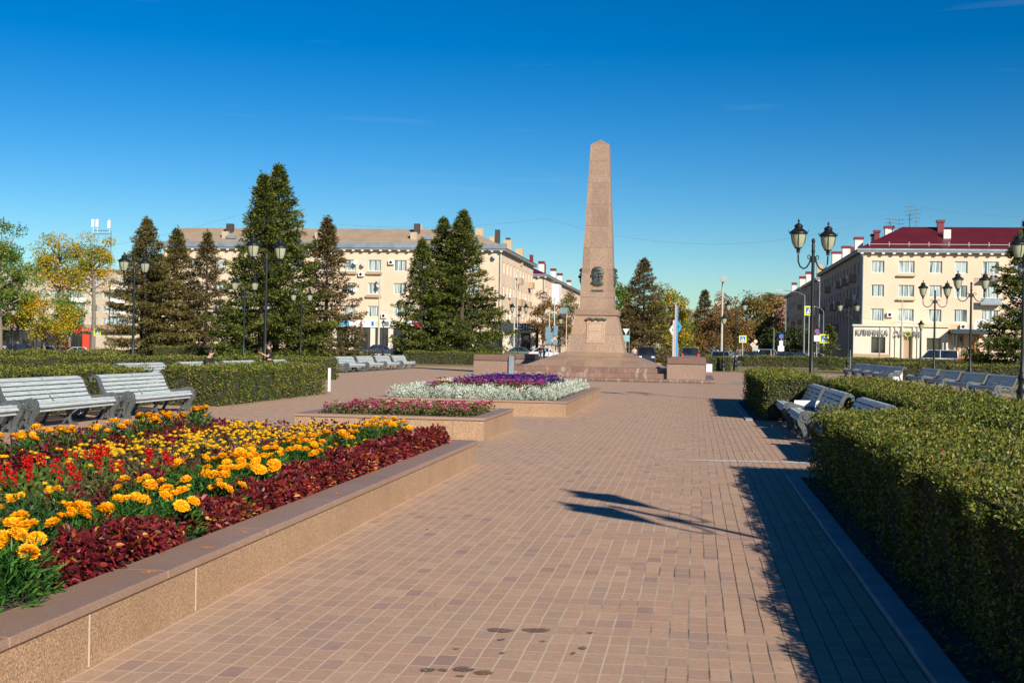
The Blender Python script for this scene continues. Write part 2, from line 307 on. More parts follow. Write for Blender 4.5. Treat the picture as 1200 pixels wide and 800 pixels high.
# ------------------------------------------------------------------ mesh helpers
class MB:
    def __init__(s): s.v = []; s.f = []
    def add(s, vs, fs):
        n = len(s.v); s.v += [tuple(p) for p in vs]; s.f += [tuple(i+n for i in f) for f in fs]; return s
    def box(s, x0, x1, y0, y1, z0, z1):
        return s.add([(x0, y0, z0), (x1, y0, z0), (x1, y1, z0), (x0, y1, z0), (x0, y0, z1), (x1, y0, z1), (x1, y1, z1), (x0, y1, z1)],
                     [(3, 2, 1, 0), (4, 5, 6, 7), (0, 1, 5, 4), (1, 2, 6, 5), (2, 3, 7, 6), (3, 0, 4, 7)])
    def frustum(s, cx, cy, z0, z1, h0, h1, h0y=None, h1y=None):
        a = h0y or h0; b = h1y or h1
        return s.add([(cx-h0, cy-a, z0), (cx+h0, cy-a, z0), (cx+h0, cy+a, z0), (cx-h0, cy+a, z0), (cx-h1, cy-b, z1), (cx+h1, cy-b, z1), (cx+h1, cy+b, z1), (cx-h1, cy+b, z1)],
                     [(3, 2, 1, 0), (4, 5, 6, 7), (0, 1, 5, 4), (1, 2, 6, 5), (2, 3, 7, 6), (3, 0, 4, 7)])
    def lathe(s, prof, c=(0, 0, 0), n=12):
        vs = []; fs = []
        for r, z in prof:
            for k in range(n):
                a = 2*PI*k/n; vs.append((c[0]+r*math.cos(a), c[1]+r*math.sin(a), c[2]+z))
        for i in range(len(prof)-1):
            for k in range(n):
                k2 = (k+1) % n; fs.append((i*n+k, i*n+k2, (i+1)*n+k2, (i+1)*n+k))
        fs.append(tuple(range(n-1, -1, -1))); fs.append(tuple((len(prof)-1)*n+k for k in range(n)))
        return s.add(vs, fs)
    def tube(s, pts, rad, n=8):
        pts = [Vector(p) for p in pts]
        if not hasattr(rad, '__len__'): rad = [rad]*len(pts)
        vs = []; fs = []; ref = Vector((0, 0, 1))
        for i, p in enumerate(pts):
            d = (pts[min(i+1, len(pts)-1)]-pts[max(i-1, 0)]).normalized()
            r0 = ref if abs(d.dot(ref)) < 0.95 else Vector((1, 0, 0))
            a = d.cross(r0).normalized(); b = d.cross(a).normalized()
            for k in range(n):
                t = 2*PI*k/n; vs.append(p+(a*math.cos(t)+b*math.sin(t))*rad[i])
        for i in range(len(pts)-1):
            for k in range(n):
                k2 = (k+1) % n; fs.append((i*n+k, i*n+k2, (i+1)*n+k2, (i+1)*n+k))
        fs.append(tuple(range(n-1, -1, -1))); fs.append(tuple((len(pts)-1)*n+k for k in range(n)))
        return s.add(vs, fs)
    def stroke(s, pts, wid, y0, y1):
        """flat bar following pts (x,z) with widths, from y0 to y1"""
        n = len(pts); L = []; Rr = []
        if not hasattr(wid, '__len__'): wid = [wid]*n
        for i in range(n):
            p = Vector(pts[i]); d = Vector(pts[min(i+1, n-1)])-Vector(pts[max(i-1, 0)]); d.normalize()
            q = Vector((-d.y, d.x))*wid[i]/2; L.append(p+q); Rr.append(p-q)
        vs = []; fs = []
        for i in range(n):
            vs += [(L[i].x, y0, L[i].y), (Rr[i].x, y0, Rr[i].y), (Rr[i].x, y1, Rr[i].y), (L[i].x, y1, L[i].y)]
        for i in range(n-1):
            a = 4*i; b = a+4
            for k in range(4): fs.append((a+k, a+(k+1) % 4, b+(k+1) % 4, b+k))
        fs.append((3, 2, 1, 0)); e = 4*(n-1); fs.append((e, e+1, e+2, e+3))
        return s.add(vs, fs)
    def prism(s, poly, y0, y1):
        """poly in (x,z) extruded along y"""
        n = len(poly); vs = [(x, y0, z) for x, z in poly]+[(x, y1, z) for x, z in poly]
        fs = [tuple(range(n)), tuple(range(2*n-1, n-1, -1))]+[(k, k+n, (k+1) % n+n, (k+1) % n) for k in range(n)]
        return s.add(vs, fs)
    def xf(s, m):
        s.v = [tuple(m @ Vector(p)) for p in s.v]; return s
    def build(s, name, mat, parent=None, smooth=False, bevel=0.0):
        me = bpy.data.meshes.new(name); me.from_pydata(s.v, [], s.f); me.materials.append(mat); me.update()
        if smooth:
            me.polygons.foreach_set('use_smooth', [True]*len(me.polygons)); me.set_sharp_from_angle(angle=math.radians(40))
        o = bpy.data.objects.new(name, me); COL.objects.link(o)
        if parent: o.parent = parent
        if bevel:
            b = o.modifiers.new('bevel', 'BEVEL'); b.width = bevel; b.segments = 2; b.limit_method = 'ANGLE'; b.angle_limit = 0.6
        return o
def mat4(loc=(0, 0, 0), rz=0, sc=1.0): return Matrix.Translation(loc) @ Matrix.Rotation(rz, 4, 'Z') @ Matrix.Scale(sc, 4)
def leafmesh(name, P, D, N, L, W, mat, rnd=None, extra=None, curl=0.0, ovate=False):
    """diamond leaves: P base, D direction, N rough normal, L length, W width (numpy arrays)"""
    n = len(P)
    D = D/np.maximum(1e-6, np.linalg.norm(D, axis=1))[:, None]
    S = np.cross(D, N); S /= np.maximum(1e-6, np.linalg.norm(S, axis=1))[:, None]
    U = np.cross(S, D)
    L = np.broadcast_to(L, (n,))[:, None]; W = np.broadcast_to(W, (n,))[:, None]
    mid = P+D*L*0.5+U*L*curl
    if ovate:   # two quads folded along the midrib
        if rnd is None: rnd = RNG.random(n)
        tip = P+D*L-U*L*.18; a1 = P+D*L*.28+U*L*.08; a2 = P+D*L*.68+U*L*.03
        V = np.stack([P, a1-S*W*.46, a2-S*W*.40, tip, P, tip, a2+S*W*.40, a1+S*W*.46], axis=1).reshape(-1, 3)
        me = bpy.data.meshes.new(name); me.vertices.add(len(V)); me.vertices.foreach_set('co', V.astype(np.float32).ravel())
        me.loops.add(8*n); me.loops.foreach_set('vertex_index', np.arange(8*n, dtype=np.int32))
        me.polygons.add(2*n); me.polygons.foreach_set('loop_start', np.arange(0, 8*n, 4, dtype=np.int32))
        at_ = me.attributes.new('rnd', 'FLOAT', 'FACE'); at_.data.foreach_set('value', np.repeat(rnd, 2).astype(np.float32))
        me.update(calc_edges=True); me.materials.append(mat); return me
    V = np.stack([P, mid-S*W/2, P+D*L, mid+S*W/2], axis=1).reshape(-1, 3)
    if rnd is None: rnd = RNG.random(n)
    nv0 = 0; loops = np.arange(4*n); starts = np.arange(0, 4*n, 4); rv = rnd
    if extra is not None:   # extra = (verts, quads, value): solid core
        ev = np.array(extra[0], float); ef = np.array(extra[1]); m = len(ef)
        loops = np.concatenate([loops, ef.reshape(-1)+4*n]); starts = np.arange(0, 4*(n+m), 4)
        V = np.concatenate([V, ev]); rv = np.concatenate([rnd, np.full(m, extra[2])])
    me = bpy.data.meshes.new(name); me.vertices.add(len(V)); me.vertices.foreach_set('co', V.astype(np.float32).ravel())
    me.loops.add(len(loops)); me.loops.foreach_set('vertex_index', loops.astype(np.int32))
    me.polygons.add(len(starts)); me.polygons.foreach_set('loop_start', starts.astype(np.int32))
    at_ = me.attributes.new('rnd', 'FLOAT', 'FACE'); at_.data.foreach_set('value', rv.astype(np.float32))
    me.update(calc_edges=True); me.materials.append(mat)
    return me
def link(name, me, parent=None, loc=(0, 0, 0), rz=0, sc=1):
    o = bpy.data.objects.new(name, me); COL.objects.link(o); o.parent = parent
    o.location = loc; o.rotation_euler = (0, 0, rz); o.scale = (sc,)*3 if not hasattr(sc, '__len__') else sc
    return o
def thing(name, label, cat, loc=(0, 0, 0), rz=0, group=None, sc=1.0):
    o = bpy.data.objects.new(name, None); COL.objects.link(o); o.empty_display_size = 0.3
    o.location = loc; o.rotation_euler = (0, 0, rz); o.scale = (sc, sc, sc)
    o['label'] = label; o['category'] = cat
    if group: o['group'] = group
    return o
def tag(o, label, cat, group=None):
    o['label'] = label; o['category'] = cat
    if group: o['group'] = group
    return o
def struct(o, label=None):
    o['kind'] = 'structure'
    if label: o['label'] = label
    return o
def stuff(o, label, cat):
    o['kind'] = 'stuff'; o['label'] = label; o['category'] = cat; return o
def dup(root, loc, rz=0, label=None, group=None, sc=None):
    r = root.copy(); COL.objects.link(r); r.location = loc; r.rotation_euler = (0, 0, rz)
    if label: r['label'] = label
    if group: r['group'] = group
    if sc: r.scale = (sc, sc, sc) if not hasattr(sc, '__len__') else sc
    for ch in list(root.children):
        c = ch.copy(); COL.objects.link(c); c.parent = r
        for g in list(ch.children):
            d = g.copy(); COL.objects.link(d); d.parent = c
    return r
def text(body, size, mat, loc, rot=(PI/2, 0, 0), parent=None, name='lettering', ext=0.02, align='CENTER', squash=1.0):
    cu = bpy.data.curves.new('t', 'FONT'); cu.body = body; cu.size = size; cu.extrude = ext; cu.align_x = align; cu.resolution_u = 3
    o = bpy.data.objects.new('t', cu); COL.objects.link(o); dg = bpy.context.evaluated_depsgraph_get(); dg.update()
    me = bpy.data.meshes.new_from_object(o.evaluated_get(dg)); bpy.data.objects.remove(o)
    me.materials.clear(); me.materials.append(mat)
    r = bpy.data.objects.new(name, me); COL.objects.link(r); r.location = loc; r.rotation_euler = rot; r.scale = (squash, 1, 1)
    if parent: r.parent = parent
    return r

# ------------------------------------------------------------------ ground and sheets
def sheet(name, xs, ys, dz, mat, label=None):
    vs = [(x, y, gz(x, y)+dz) for y in ys for x in xs]; nx = len(xs)
    fs = [(j*nx+i, j*nx+i+1, (j+1)*nx+i+1, (j+1)*nx+i) for j in range(len(ys)-1) for i in range(nx-1)]
    return struct(MB().add(vs, fs).build(name, mat), label)
gx = sorted(set([-2500, -1200, -500, -250, -160, 60, 120, 300, 800, 2500]+list(range(-120, 61, 4))))
gy = sorted(set([-400, -100, -30, 160, 260, 500, 1000, 3500]+list(range(-20, 161, 4))))
sheet('ground', gx, gy, 0, LAWN)
sheet('road', list(range(-120, 61, 4))+[120, 200], list(range(132, 161, 4)), 0.006, ASPH)
MB().add([(-25, 160, .006), (-15, 160, .006), (-15, 700, .006), (-25, 700, .006)], [(0, 1, 2, 3)]).build('road', ASPH)['kind'] = 'structure'
MB().add([(11, 160, .006), (20, 160, .006), (20, 700, .006), (11, 700, .006)], [(0, 1, 2, 3)]).build('road', ASPH)['kind'] = 'structure'
def poly(name, pts, z, mat):
    return struct(MB().add([(x, y, z) for x, y in pts], [tuple(range(len(pts)))]).build(name, mat))
# plaza: avenue with bench recesses, then the widening round the monument
KX = 1.17
poly('paved_square', [(-11.35, -6), (KX, -6), (KX, 16.55), (2.9, 16.55), (2.9, 29.6), (KX, 29.6), (KX, 40.2), (9.8, 46), (12.6, 52), (12.6, 66), (9.6, 86), (30, 88), (30, 92), (-30, 92), (-30, 88), (-18.6, 82), (-18.6, 62), (-16.6, 52), (-16.4, 33.5), (-15, 33.5), (-14.2, 38.6), (-11.35, 38.6), (-11.35, 29.6), (-13.05, 29.6), (-13.05, 16.0), (-11.35, 16.0)], 0.010, PAV)
poly('concrete_strip', [(-11.6, 59.3), (1.6, 59.3), (1.6, 60.2), (-11.6, 60.2)], 0.015, CONC)
poly('concrete_strip', [(1.75, 59.3), (11.5, 59.3), (11.5, 64.5), (1.75, 64.5)], 0.015, CONC)
poly('soil_strip', [(KX+.16, -6), (2.0, -6), (2.0, 16.5), (KX+.16, 16.5)], 0.014, SOIL)
poly('soil_strip', [(KX+.16, 29.6), (2.0, 29.6), (2.0, 40.2), (KX+.16, 40.2)], 0.014, SOIL)
for a, b in ((-6, 16.55), (29.45, 40.2)):
    k = MB(); y = a
    while y < b-0.01:
        e = min(y+1.0, b); k.box(KX+random.uniform(-.004, .004), KX+.16, y+.004, e-.004, -0.05, 0.035+random.uniform(-.004, .004)); y = e
    struct(k.build('kerb', KERB, bevel=.008))
# fallen leaves on the soil strip and by the kerb
def scatter_leaves():
    n = 2600
    y = RNG.uniform(-1, 16.4, n); y[:700] = RNG.uniform(29.6, 40, 700)
    x = 1.33+np.abs(RNG.normal(0, 0.16, n)); P = np.stack([x, y, np.full(n, .022)+RNG.random(n)*.015], 1)
    m = 240; P2 = np.stack([RNG.uniform(-2.8, 1.2, m), RNG.uniform(5, 40, m), np.full(m, .014)], 1)
    m3 = 600; P3 = np.stack([-11.25+np.abs(RNG.normal(0, .12, m3)), RNG.uniform(29.6, 38.6, m3), np.full(m3, .014)], 1)
    P2 = P2[RNG.random(m) < .25]
    P = np.concatenate([P, P2, P3]); n = len(P)
    D = RNG.normal(size=(n, 3)); D[:, 2] *= .2; N = np.tile([0, 0, 1.], (n, 1))+RNG.normal(size=(n, 3))*.25
    me = leafmesh('fallen_leaves', P, D, N, RNG.uniform(.02, .045, n), RNG.uniform(.012, .025, n), FALL)
    stuff(link('fallen_leaves', me), 'small dry leaves fallen along the kerb and hedge foot', 'leaves')
scatter_leaves()
# chalk marks and wet spots
c = MB(); x = -1.3
while x < 1.55:
    w = random.uniform(.08, .3); t = .02+.10*sm((x+.7)/1.0); y = 18.45+.2*(x+1)/2.5
    if x > -.3 or random.random() < .6: c.add([(x, y-t, .015), (x+w, y-t*random.uniform(.7, 1.1), .015), (x+w, y+t, .015), (x, y+t*random.uniform(.6, 1.1), .015)], [(0, 1, 2, 3)])
    x += w+random.uniform(0, .03)
struct(c.build('chalk_line', CHALK), 'white chalk line drawn across the paving')
c = MB()
for i in range(8):
    x = -.12+i*.15; y = random.choice([20.6, 20.0, 19.6]); 
    c.box(x, x+.018, y-.35, y+.3, .012, .0155)
struct(c.build('chalk_ticks', CHALKY))
wet = MB()
def blob(px, py, rx, ry):
    X, Y = gp(px, py); n = 30; ph = random.random()*9
    sx = rx/F*Y; sy = ry*Y*Y/(F*HC)
    pts = [(X+sx*math.cos(2*PI*k/n)*(1+.10*math.sin(2*PI*3*k/n+ph)+.06*math.sin(2*PI*5*k/n)), Y+sy*math.sin(2*PI*k/n)*(1+.15*math.cos(2*PI*2*k/n+ph)), .0165) for k in range(n)]
    wet.add(pts, [tuple(range(n))])
for b in [(586, 741, 16, 2.6), (629, 741, 16, 2.6), (588, 752, 5, 1.2), (636, 754, 4, 1), (502, 788, 9, 2.6), (519, 788, 6, 1.6), (543, 787, 13, 3), (567, 791, 12, 2.4), (535, 763, 4, 1), (683, 762, 5, 1.8), (672, 768, 3, 1.4), (589, 768, 3, 1), (692, 744, 4, 1), (540, 795, 6, 1)]: blob(*b)
struct(wet.build('wet_patches', WET), 'dark wet patches on the brick paving')

# ------------------------------------------------------------------ planters
SUNV = Vector((0.6*math.cos(math.radians(27)), -0.8*math.cos(math.radians(27)), math.sin(math.radians(27))))
def planter(x0, x1, y0, y1, h, rim, label, slab=1.62):
    t = thing('granite_planter', label, 'planter', ((x0+x1)/2, (y0+y1)/2, 0), 0)
    o = Matrix.Translation((-(x0+x1)/2, -(y0+y1)/2, 0))
    m = MB(); T = .10; zt = h-.055
    m.box(x0, x1, y0, y0+T, -.05, zt).box(x0, x1, y1-T, y1, -.05, zt).box(x0, x0+T, y0+T, y1-T, -.05, zt).box(x1-T, x1, y0+T, y1-T, -.05, zt)
    m.xf(o).build('wall', GRAN, t)
    m = MB(); ov = .022
    X0, X1, Y0, Y1 = x0-ov, x1+ov, y0-ov, y1+ov
    def run(a, b, f):
        n = max(1, round((b-a)/slab))
        for i in range(n): f(a+(b-a)*i/n+.0015, a+(b-a)*(i+1)/n-.0015)
    run(X0, X1, lambda a, b: (m.box(a, b, Y0, Y0+rim, zt+.008, h), m.box(a, b, Y1-rim, Y1, zt+.008, h)))
    run(Y0+rim, Y1-rim, lambda a, b: (m.box(X0, X0+rim, a, b, zt+.008, h), m.box(X1-rim, X1, a, b, zt+.008, h)))
    m.xf(o).build('rim', GRANCAP, t, bevel=.006)
    MB().box(x0+.01, x1-.01, y0+.01, y1-.01, zt-.02, zt+.006).xf(o).build('shadow_gap', MOND, t)
    yy = 5.86 if y0 < 2 else y0+slab*.5; k_ = 0
    while yy < y1:
        w_ = .006 if y0 < 2 and k_ < 2 else .0028
        MB().box(x1, x1+.002, yy-w_, yy+w_, 0, zt-.001).xf(o).build('joint', JOINT if w_ > .005 else JOINT2, t); yy += 1.34; k_ += 1
    xx = x0+slab*.7
    while xx < x1: MB().box(xx-.004, xx+.004, y0-.003, y0, 0, zt-.001).xf(o).build('joint', JOINT2, t); xx += slab
    s = MB(); nx = 14; ny = max(10, int((y1-y0)*3)); 
    ix0, ix1, iy0, iy1 = x0+rim-ov-.002, x1-rim+ov+.002, y0+rim-ov-.002, y1-rim+ov+.002
    vs = [(ix0+(ix1-ix0)*i/nx, iy0+(iy1-iy0)*k/ny, h-.05+(0 if i in (0, nx) or k in (0, ny) else random.uniform(0, .05))) for k in range(ny+1) for i in range(nx+1)]
    fs = [(k*(nx+1)+i, k*(nx+1)+i+1, (k+1)*(nx+1)+i+1, (k+1)*(nx+1)+i) for k in range(ny) for i in range(nx)]
    s.add(vs, fs).xf(o).build('soil', SOIL, t)
    return t
planter(-7.25, -2.88, 1.5, 16.95, .325, .30, 'long granite planter nearest the camera, full of marigolds and coleus', 1.62)
planter(-6.75, -3.47, 21.15, 24.6, .385, .25, 'small granite planter of pink flowers between the two larger ones')
planter(-7.3, -2.86, 28.85, 39.4, .365, .27, 'granite planter of silver and purple flowers in front of the monument')
# orange paint dabs on the near rim
DAB = simple('orange_paint', (.75, .26, .05), .7)
for px, py in ((175, 670), (241, 642), (284, 623), (396, 578)):
    X, Y = gp(px, py, .325); d = MB()
    for q in range(5):
        a = random.uniform(-.03, .03); b_ = random.uniform(-.05, .05)
        d.add([(X+a-.012, Y+b_-.02, .3265+q*.0002), (X+a+.012, Y+b_-.015, .3265+q*.0002), (X+a+.008, Y+b_+.02, .3265+q*.0002), (X+a-.01, Y+b_+.015, .3265+q*.0002)], [(0, 1, 2, 3)])
    tag(d.build('paint_dab', DAB), 'small dab of orange paint on the rim of the long planter', 'paint mark', 'orange paint dabs on the rim')

# ------------------------------------------------------------------ flowers
def rdir(n, up=0.0):
    D = RNG.normal(size=(n, 3)); D /= np.linalg.norm(D, axis=1)[:, None]; D[:, 2] = D[:, 2]*(1-up)+up; return D
def bush(name, n, rx, h, L, W, mat, up=.3, lo=0.0, bias=None, curl=0.0, ovate=False):
    th = RNG.uniform(0, 2*PI, n); ph = np.arccos(RNG.uniform(-0.15, 1, n)); r = RNG.uniform(.45, 1.0, n)**.6
    P = np.stack([rx*r*np.sin(ph)*np.cos(th), rx*r*np.sin(ph)*np.sin(th), lo+(h-lo)*(.12+.88*np.maximum(0, r*np.cos(ph)))], 1)
    out = P*np.array([1/rx, 1/rx, .6/h]); D = out+rdir(n)*.7; D[:, 2] += up
    N = rdir(n)+np.array([0, 0, .8])
    rnd = RNG.random(n) if bias is None else np.clip(RNG.normal(bias, .25, n), 0, 1)
    return leafmesh(name, P, D, N, L*RNG.uniform(.6, 1.25, n), W*RNG.uniform(.7, 1.2, n), mat, rnd, curl=curl, ovate=ovate)
def pompom(name, r, mat, n=90, flat=.55):
    i = np.arange(n)+.5; ph = np.arccos(1-1.25*i/n); th = PI*(1+5**.5)*i
    dirs = np.stack([np.sin(ph)*np.cos(th), np.sin(ph)*np.sin(th), np.cos(ph)], 1)
    P = dirs*np.array([r*.55, r*.55, r*flat*.5]); D = dirs*np.array([1, 1, .5])+rdir(n)*.18
    core = MB(); core.lathe([(r*.1, -r*.3), (r*.6, -r*.15), (r*.72, r*.05), (r*.55, r*flat*.6), (r*.12, r*flat*.8)], n=8)
    qs = [f for f in core.f if len(f) == 4]
    N = dirs+rdir(n)*.3
    N = np.cross(np.cross(dirs, np.array([0, 0, 1.])+1e-3), dirs)+rdir(n)*.5
    return leafmesh(name, P, D, N, r*.52*RNG.uniform(.85, 1.15, n), r*.42, mat, np.clip(RNG.normal(.5, .25, n), 0, 1), extra=(core.v, qs, .35))
# marigolds: foliage + flower heads
MAR_F = [bush('foliage', 420, .17, .27, .06, .013, MARL, up=.3) for _ in range(3)]
MAR_H = [pompom('flower_head', .046, ORNG, 130), pompom('flower_head', .034, ORNG, 90)]
MAR_SM = pompom('flower_head', .022, YELP, 40, .8)
TAG_F = [bush('foliage', 150, .15, .22, .05, .018, TAGL, up=.4) for _ in range(3)]
SAL_F = bush('foliage', 130, .13, .20, .06, .035, SALL, up=.2)
COL_M = [bush('coleus_plant', 380, .135, .225, .046, .029, COLE, up=-.15, bias=b, ovate=True) for b in (.40, .5, .58, .45)]
COL_FAR = [bush('coleus_plant', 170, .15, .26, .05, .03, COLE, up=0, bias=b) for b in (.32, .45)]
def spike(name, mat, n=34, h=.13, r=.022):
    z = RNG.uniform(0, h, n); th = RNG.uniform(0, 2*PI, n); rr = r*(1-z/h*.6)
    P = np.stack([rr*.2*np.cos(th), rr*.2*np.sin(th), z], 1); D = np.stack([np.cos(th), np.sin(th), RNG.uniform(-.2, .8, n)], 1)
    return leafmesh(name, P, D, rdir(n), .034, .02, mat)
SPK = spike('flower_spike', REDP)
def in1(x, y): return -6.95 < x < -3.2 and 1.9 < y < 16.65
Z1 = .29
MARG = 'orange marigold plants in the long planter'; TAGG = 'small yellow marigold plants in the middle of the long planter'
placed = []
def marigold(x, y, nh, big, lab, z=Z1, smallheads=0, hs=1.0):
    t = thing('marigold', lab, 'flower', (x, y, z), random.uniform(0, 6.28), MARG, random.uniform(.9, 1.15))
    link('foliage', random.choice(MAR_F), t, sc=(1, 1, hs))
    for i in range(nh):
        a = random.uniform(0, 2*PI); r = random.uniform(.03, .15)
        link('flower_head', MAR_H[0 if random.random() < big else 1], t, (r*math.cos(a), r*math.sin(a), (.30-r*.45)*hs+random.uniform(-.02, .03)), random.uniform(0, 6), random.uniform(.8, 1.15)).rotation_euler = (random.uniform(-.4, .4)+.25, random.uniform(-.4, .4), 0)
    for i in range(smallheads):
        a = random.uniform(0, 2*PI); r = random.uniform(.08, .17)
        link('flower_head', MAR_SM, t, (r*math.cos(a), r*math.sin(a), .2*hs+random.uniform(-.06, .03)))
    return t
y = 5.2
while y < 16.6:   # row just inside the coleus border, right side
    big = y < 12
    if not (14.3 < y < 15.0):
        marigold((-3.66 if y < 10 else -3.80)+random.uniform(-.08, .08), y, random.randint(3, 5), .75, 'orange marigold with large heads in the row behind the near coleus border', smallheads=random.randint(0, 2))
        if random.random() < .85: marigold(-4.12+random.uniform(-.1, .1), y+.1, random.randint(2, 4), .4, 'orange marigold with large heads in the row behind the near coleus border', smallheads=1)
    y += random.uniform(.34, .46)
for (x, y) in ((-3.27, 5.75), (-3.5, 6.15), (-3.5, 5.5), (-3.6, 6.6), (-3.35, 8.05), (-3.6, 7.3), (-3.5, 10.2), (-3.55, 7.75), (-3.3, 5.3), (-3.32, 6.0), (-3.45, 5.8), (-3.38, 9.0)):
    marigold(x, y, random.randint(3, 5), .9, 'orange marigold breaking through the near coleus border')
y = 9.4
while y < 16.4:   # far left row
    marigold(-6.45+random.uniform(-.12, .12), y, random.randint(5, 7), .7, 'orange marigold in the far row of the long planter near the benches', hs=1.35)
    y += random.uniform(.42, .6)
y = 7.2; k = 0
while y < 16.5:   # middle: thin yellow tagetes, red salvia, bare soil
    x = -4.65
    while x > -6.1:
        xx = x+random.uniform(-.12, .12); yy = y+random.uniform(-.12, .12)
        red = (8.9 < yy < 11.7 and -5.8 < xx < -4.5 and random.random() < (.62 if xx < -5.1 or yy > 10 else .3))
        if red:
            t = thing('red_salvia', 'red salvia with upright flower spikes in the middle of the long planter', 'flower', (xx, yy, Z1), 0, 'red salvia plants')
            link('foliage', SAL_F, t)
            for i in range(random.randint(2, 5)):
                a = random.uniform(0, 6.28); r = random.uniform(0, .12)
                link('flower_spike', SPK, t, (r*math.cos(a), r*math.sin(a), .17+random.uniform(-.03, .05)), 0, random.uniform(.6, 1.0))
        elif random.random() < .82 and not (yy < 9 and random.random() < .35):
            t = thing('yellow_marigold', 'small yellow marigold with thin dry foliage amid the long planter', 'flower', (xx, yy, Z1), random.uniform(0, 6), TAGG)
            link('foliage', random.choice(TAG_F), t)
            for i in range(random.randint(6, 11) if yy > 11 else random.randint(2, 5)):
                a = random.uniform(0, 6.28); r = random.uniform(0, .16)
                link('flower_head', MAR_SM, t, (r*math.cos(a), r*math.sin(a), .22+random.uniform(-.05, .03)), 0, random.uniform(.9, 1.4))
        x -= random.uniform(.28, .40)
    y += .34
CG = 'maroon coleus plants'
def coleus(x, y, lab, far=False, z=Z1, s=1.0):
    o = link('coleus_plant', random.choice(COL_FAR if far else COL_M), None, (x, y, z), random.uniform(0, 6.28), s*random.uniform(.85, 1.15))
    tag(o, lab, 'plant', CG)
y = 4.7
while y < 16.65:
    if not (5.5 < y < 6.15 or 6.75 < y < 6.95 or 7.9 < y < 8.2):
        coleus(-3.31+random.uniform(-.03, .03), y, 'maroon coleus in the border along the near rim of the long planter')
        if not (5.0 < y < 6.6) and random.random() < (.3 if y < 10 else .75): coleus(-3.52+random.uniform(-.04, .04), y+.09, 'maroon coleus in the border along the near rim of the long planter')
    y += .2
x = -3.9
while x > -6.9:
    coleus(x, 16.5+random.uniform(-.05, .05), 'dark coleus closing the far end of the long planter', True); x -= .22
y = 9
while y < 16.5:
    coleus(-6.8, y, 'dark coleus in the far edge of the long planter by the benches', True, s=1.15)
    if random.random() < .6: coleus(-6.2, y, 'dark coleus in the far edge of the long planter by the benches', True, s=1.05)
    y += .23
for i in range(34):
    yy = random.uniform(8.5, 16.3); coleus(random.choice([-4.55, -4.45, -6.0])+random.uniform(-.1, .1), yy, 'dark coleus scattered between marigolds in the long planter', True, s=.9)
# pink petunias, planter 2
def petunia_mesh(fm, nf=14, nl=90, r=.15, h=.2, fr=.03, rnd=None):
    f = bush('foliage', nl, r, h, .055, .03, PETL, up=.2)
    th = RNG.uniform(0, 2*PI, nf); rr = r*np.sqrt(RNG.random(nf)); c = np.stack([rr*np.cos(th), rr*np.sin(th), h*(1.1-.5*(rr/r)**2)+RNG.uniform(-.02, .02, nf)], 1)
    k = 6; P = np.repeat(c, k, axis=0); a = np.tile(np.arange(k)*2*PI/k, nf)
    D = np.stack([np.cos(a), np.sin(a), np.full(k*nf, .35)], 1)+np.repeat(rdir(nf), k, axis=0)*.5
    me = leafmesh('blooms', P, D, np.tile([0, 0, 1.], (k*nf, 1))+.01, fr, fr*1.0, fm, np.repeat(RNG.random(nf), k))
    return f, me
def petunias(fm, name, lab, grp, spots, variants=2, **kw):
    vs = [petunia_mesh(fm, **kw) for _ in range(variants)]
    for x, y, z, s in spots:
        f, b = random.choice(vs); t = thing(name, lab, 'flower', (x, y, z), random.uniform(0, 6.28), grp, s)
        link('foliage', f, t); link('blooms', b, t)
sp = [(x+random.uniform(-.08, .08), y+random.uniform(-.08, .08), .345, random.uniform(.85, 1.1)) for x in np.arange(-6.3, -3.85, .24) for y in np.arange(21.65, 24.2, .27)]
petunias(PNKP, 'pink_petunia', 'low pink petunia in the small middle planter', 'pink petunias in the small planter', sp, 4, nf=5, nl=70, r=.13, h=.17, fr=.048)
# planter 3: silver ring, purple petunias within, a few red and magenta
DM = [bush('dusty_miller', 340, .2, .29, .062, .021, DUST, up=.35, bias=b) for b in (.55, .7, .45)]
def dusty(x, y, s=1.0):
    tag(link('dusty_miller', random.choice(DM), None, (x, y, .32), random.uniform(0, 6.28), s*random.uniform(.85, 1.2)), 'silver dusty miller plant in the planter before the monument', 'plant', 'dusty miller plants')
pur = []; red_ = []; mag = []
for y in np.arange(29.35, 39.0, .34):
    for x in np.arange(-6.85, -3.2, .31):
        xx = x+random.uniform(-.07, .07); yy = y+random.uniform(-.08, .08)
        e = min(xx+6.95, -3.15-xx); f = (yy-29.2)
        if e < .5 or f < 1.3 or yy > 38.3: 
            if f < 1.3 and f > .6 and e > .4 and random.random() < .30: (red_ if random.random() < .5 else mag).append((xx, yy, .40, 1.05))
            else: dusty(xx, yy, .92 if f < .9 else 1.0)
        elif f < 2.6 or xx < -6.1 or (xx > -3.8 and random.random() < .5):
            r = random.random()
            if xx < -5.3 and f < 2.6 and r < .5: red_.append((xx, yy, .44, 1.15))
            elif r < .72 and f < 3.2 and xx > -6.1: mag.append((xx, yy, .44, 1.15))
            else: dusty(xx, yy)
        else: (pur.append((xx, yy, .38+.10*min(1, e/1.2), 1.1)) if random.random() < .84 else dusty(xx, yy))
petunias(PURP, 'purple_petunia', 'dark purple petunia in the planter before the monument', 'purple petunias', pur, 4, nf=13, nl=85, r=.18, h=.25, fr=.048)
petunias(REDP, 'red_petunia', 'bright red petunia among silver plants before the monument', 'red petunias', red_, 1, nf=8, nl=50, r=.14, h=.25, fr=.045)
petunias(MAGP, 'magenta_petunia', 'magenta petunia among silver plants before the monument', 'magenta petunias', mag, 1, nf=12, nl=50, r=.15, h=.25, fr=.045)

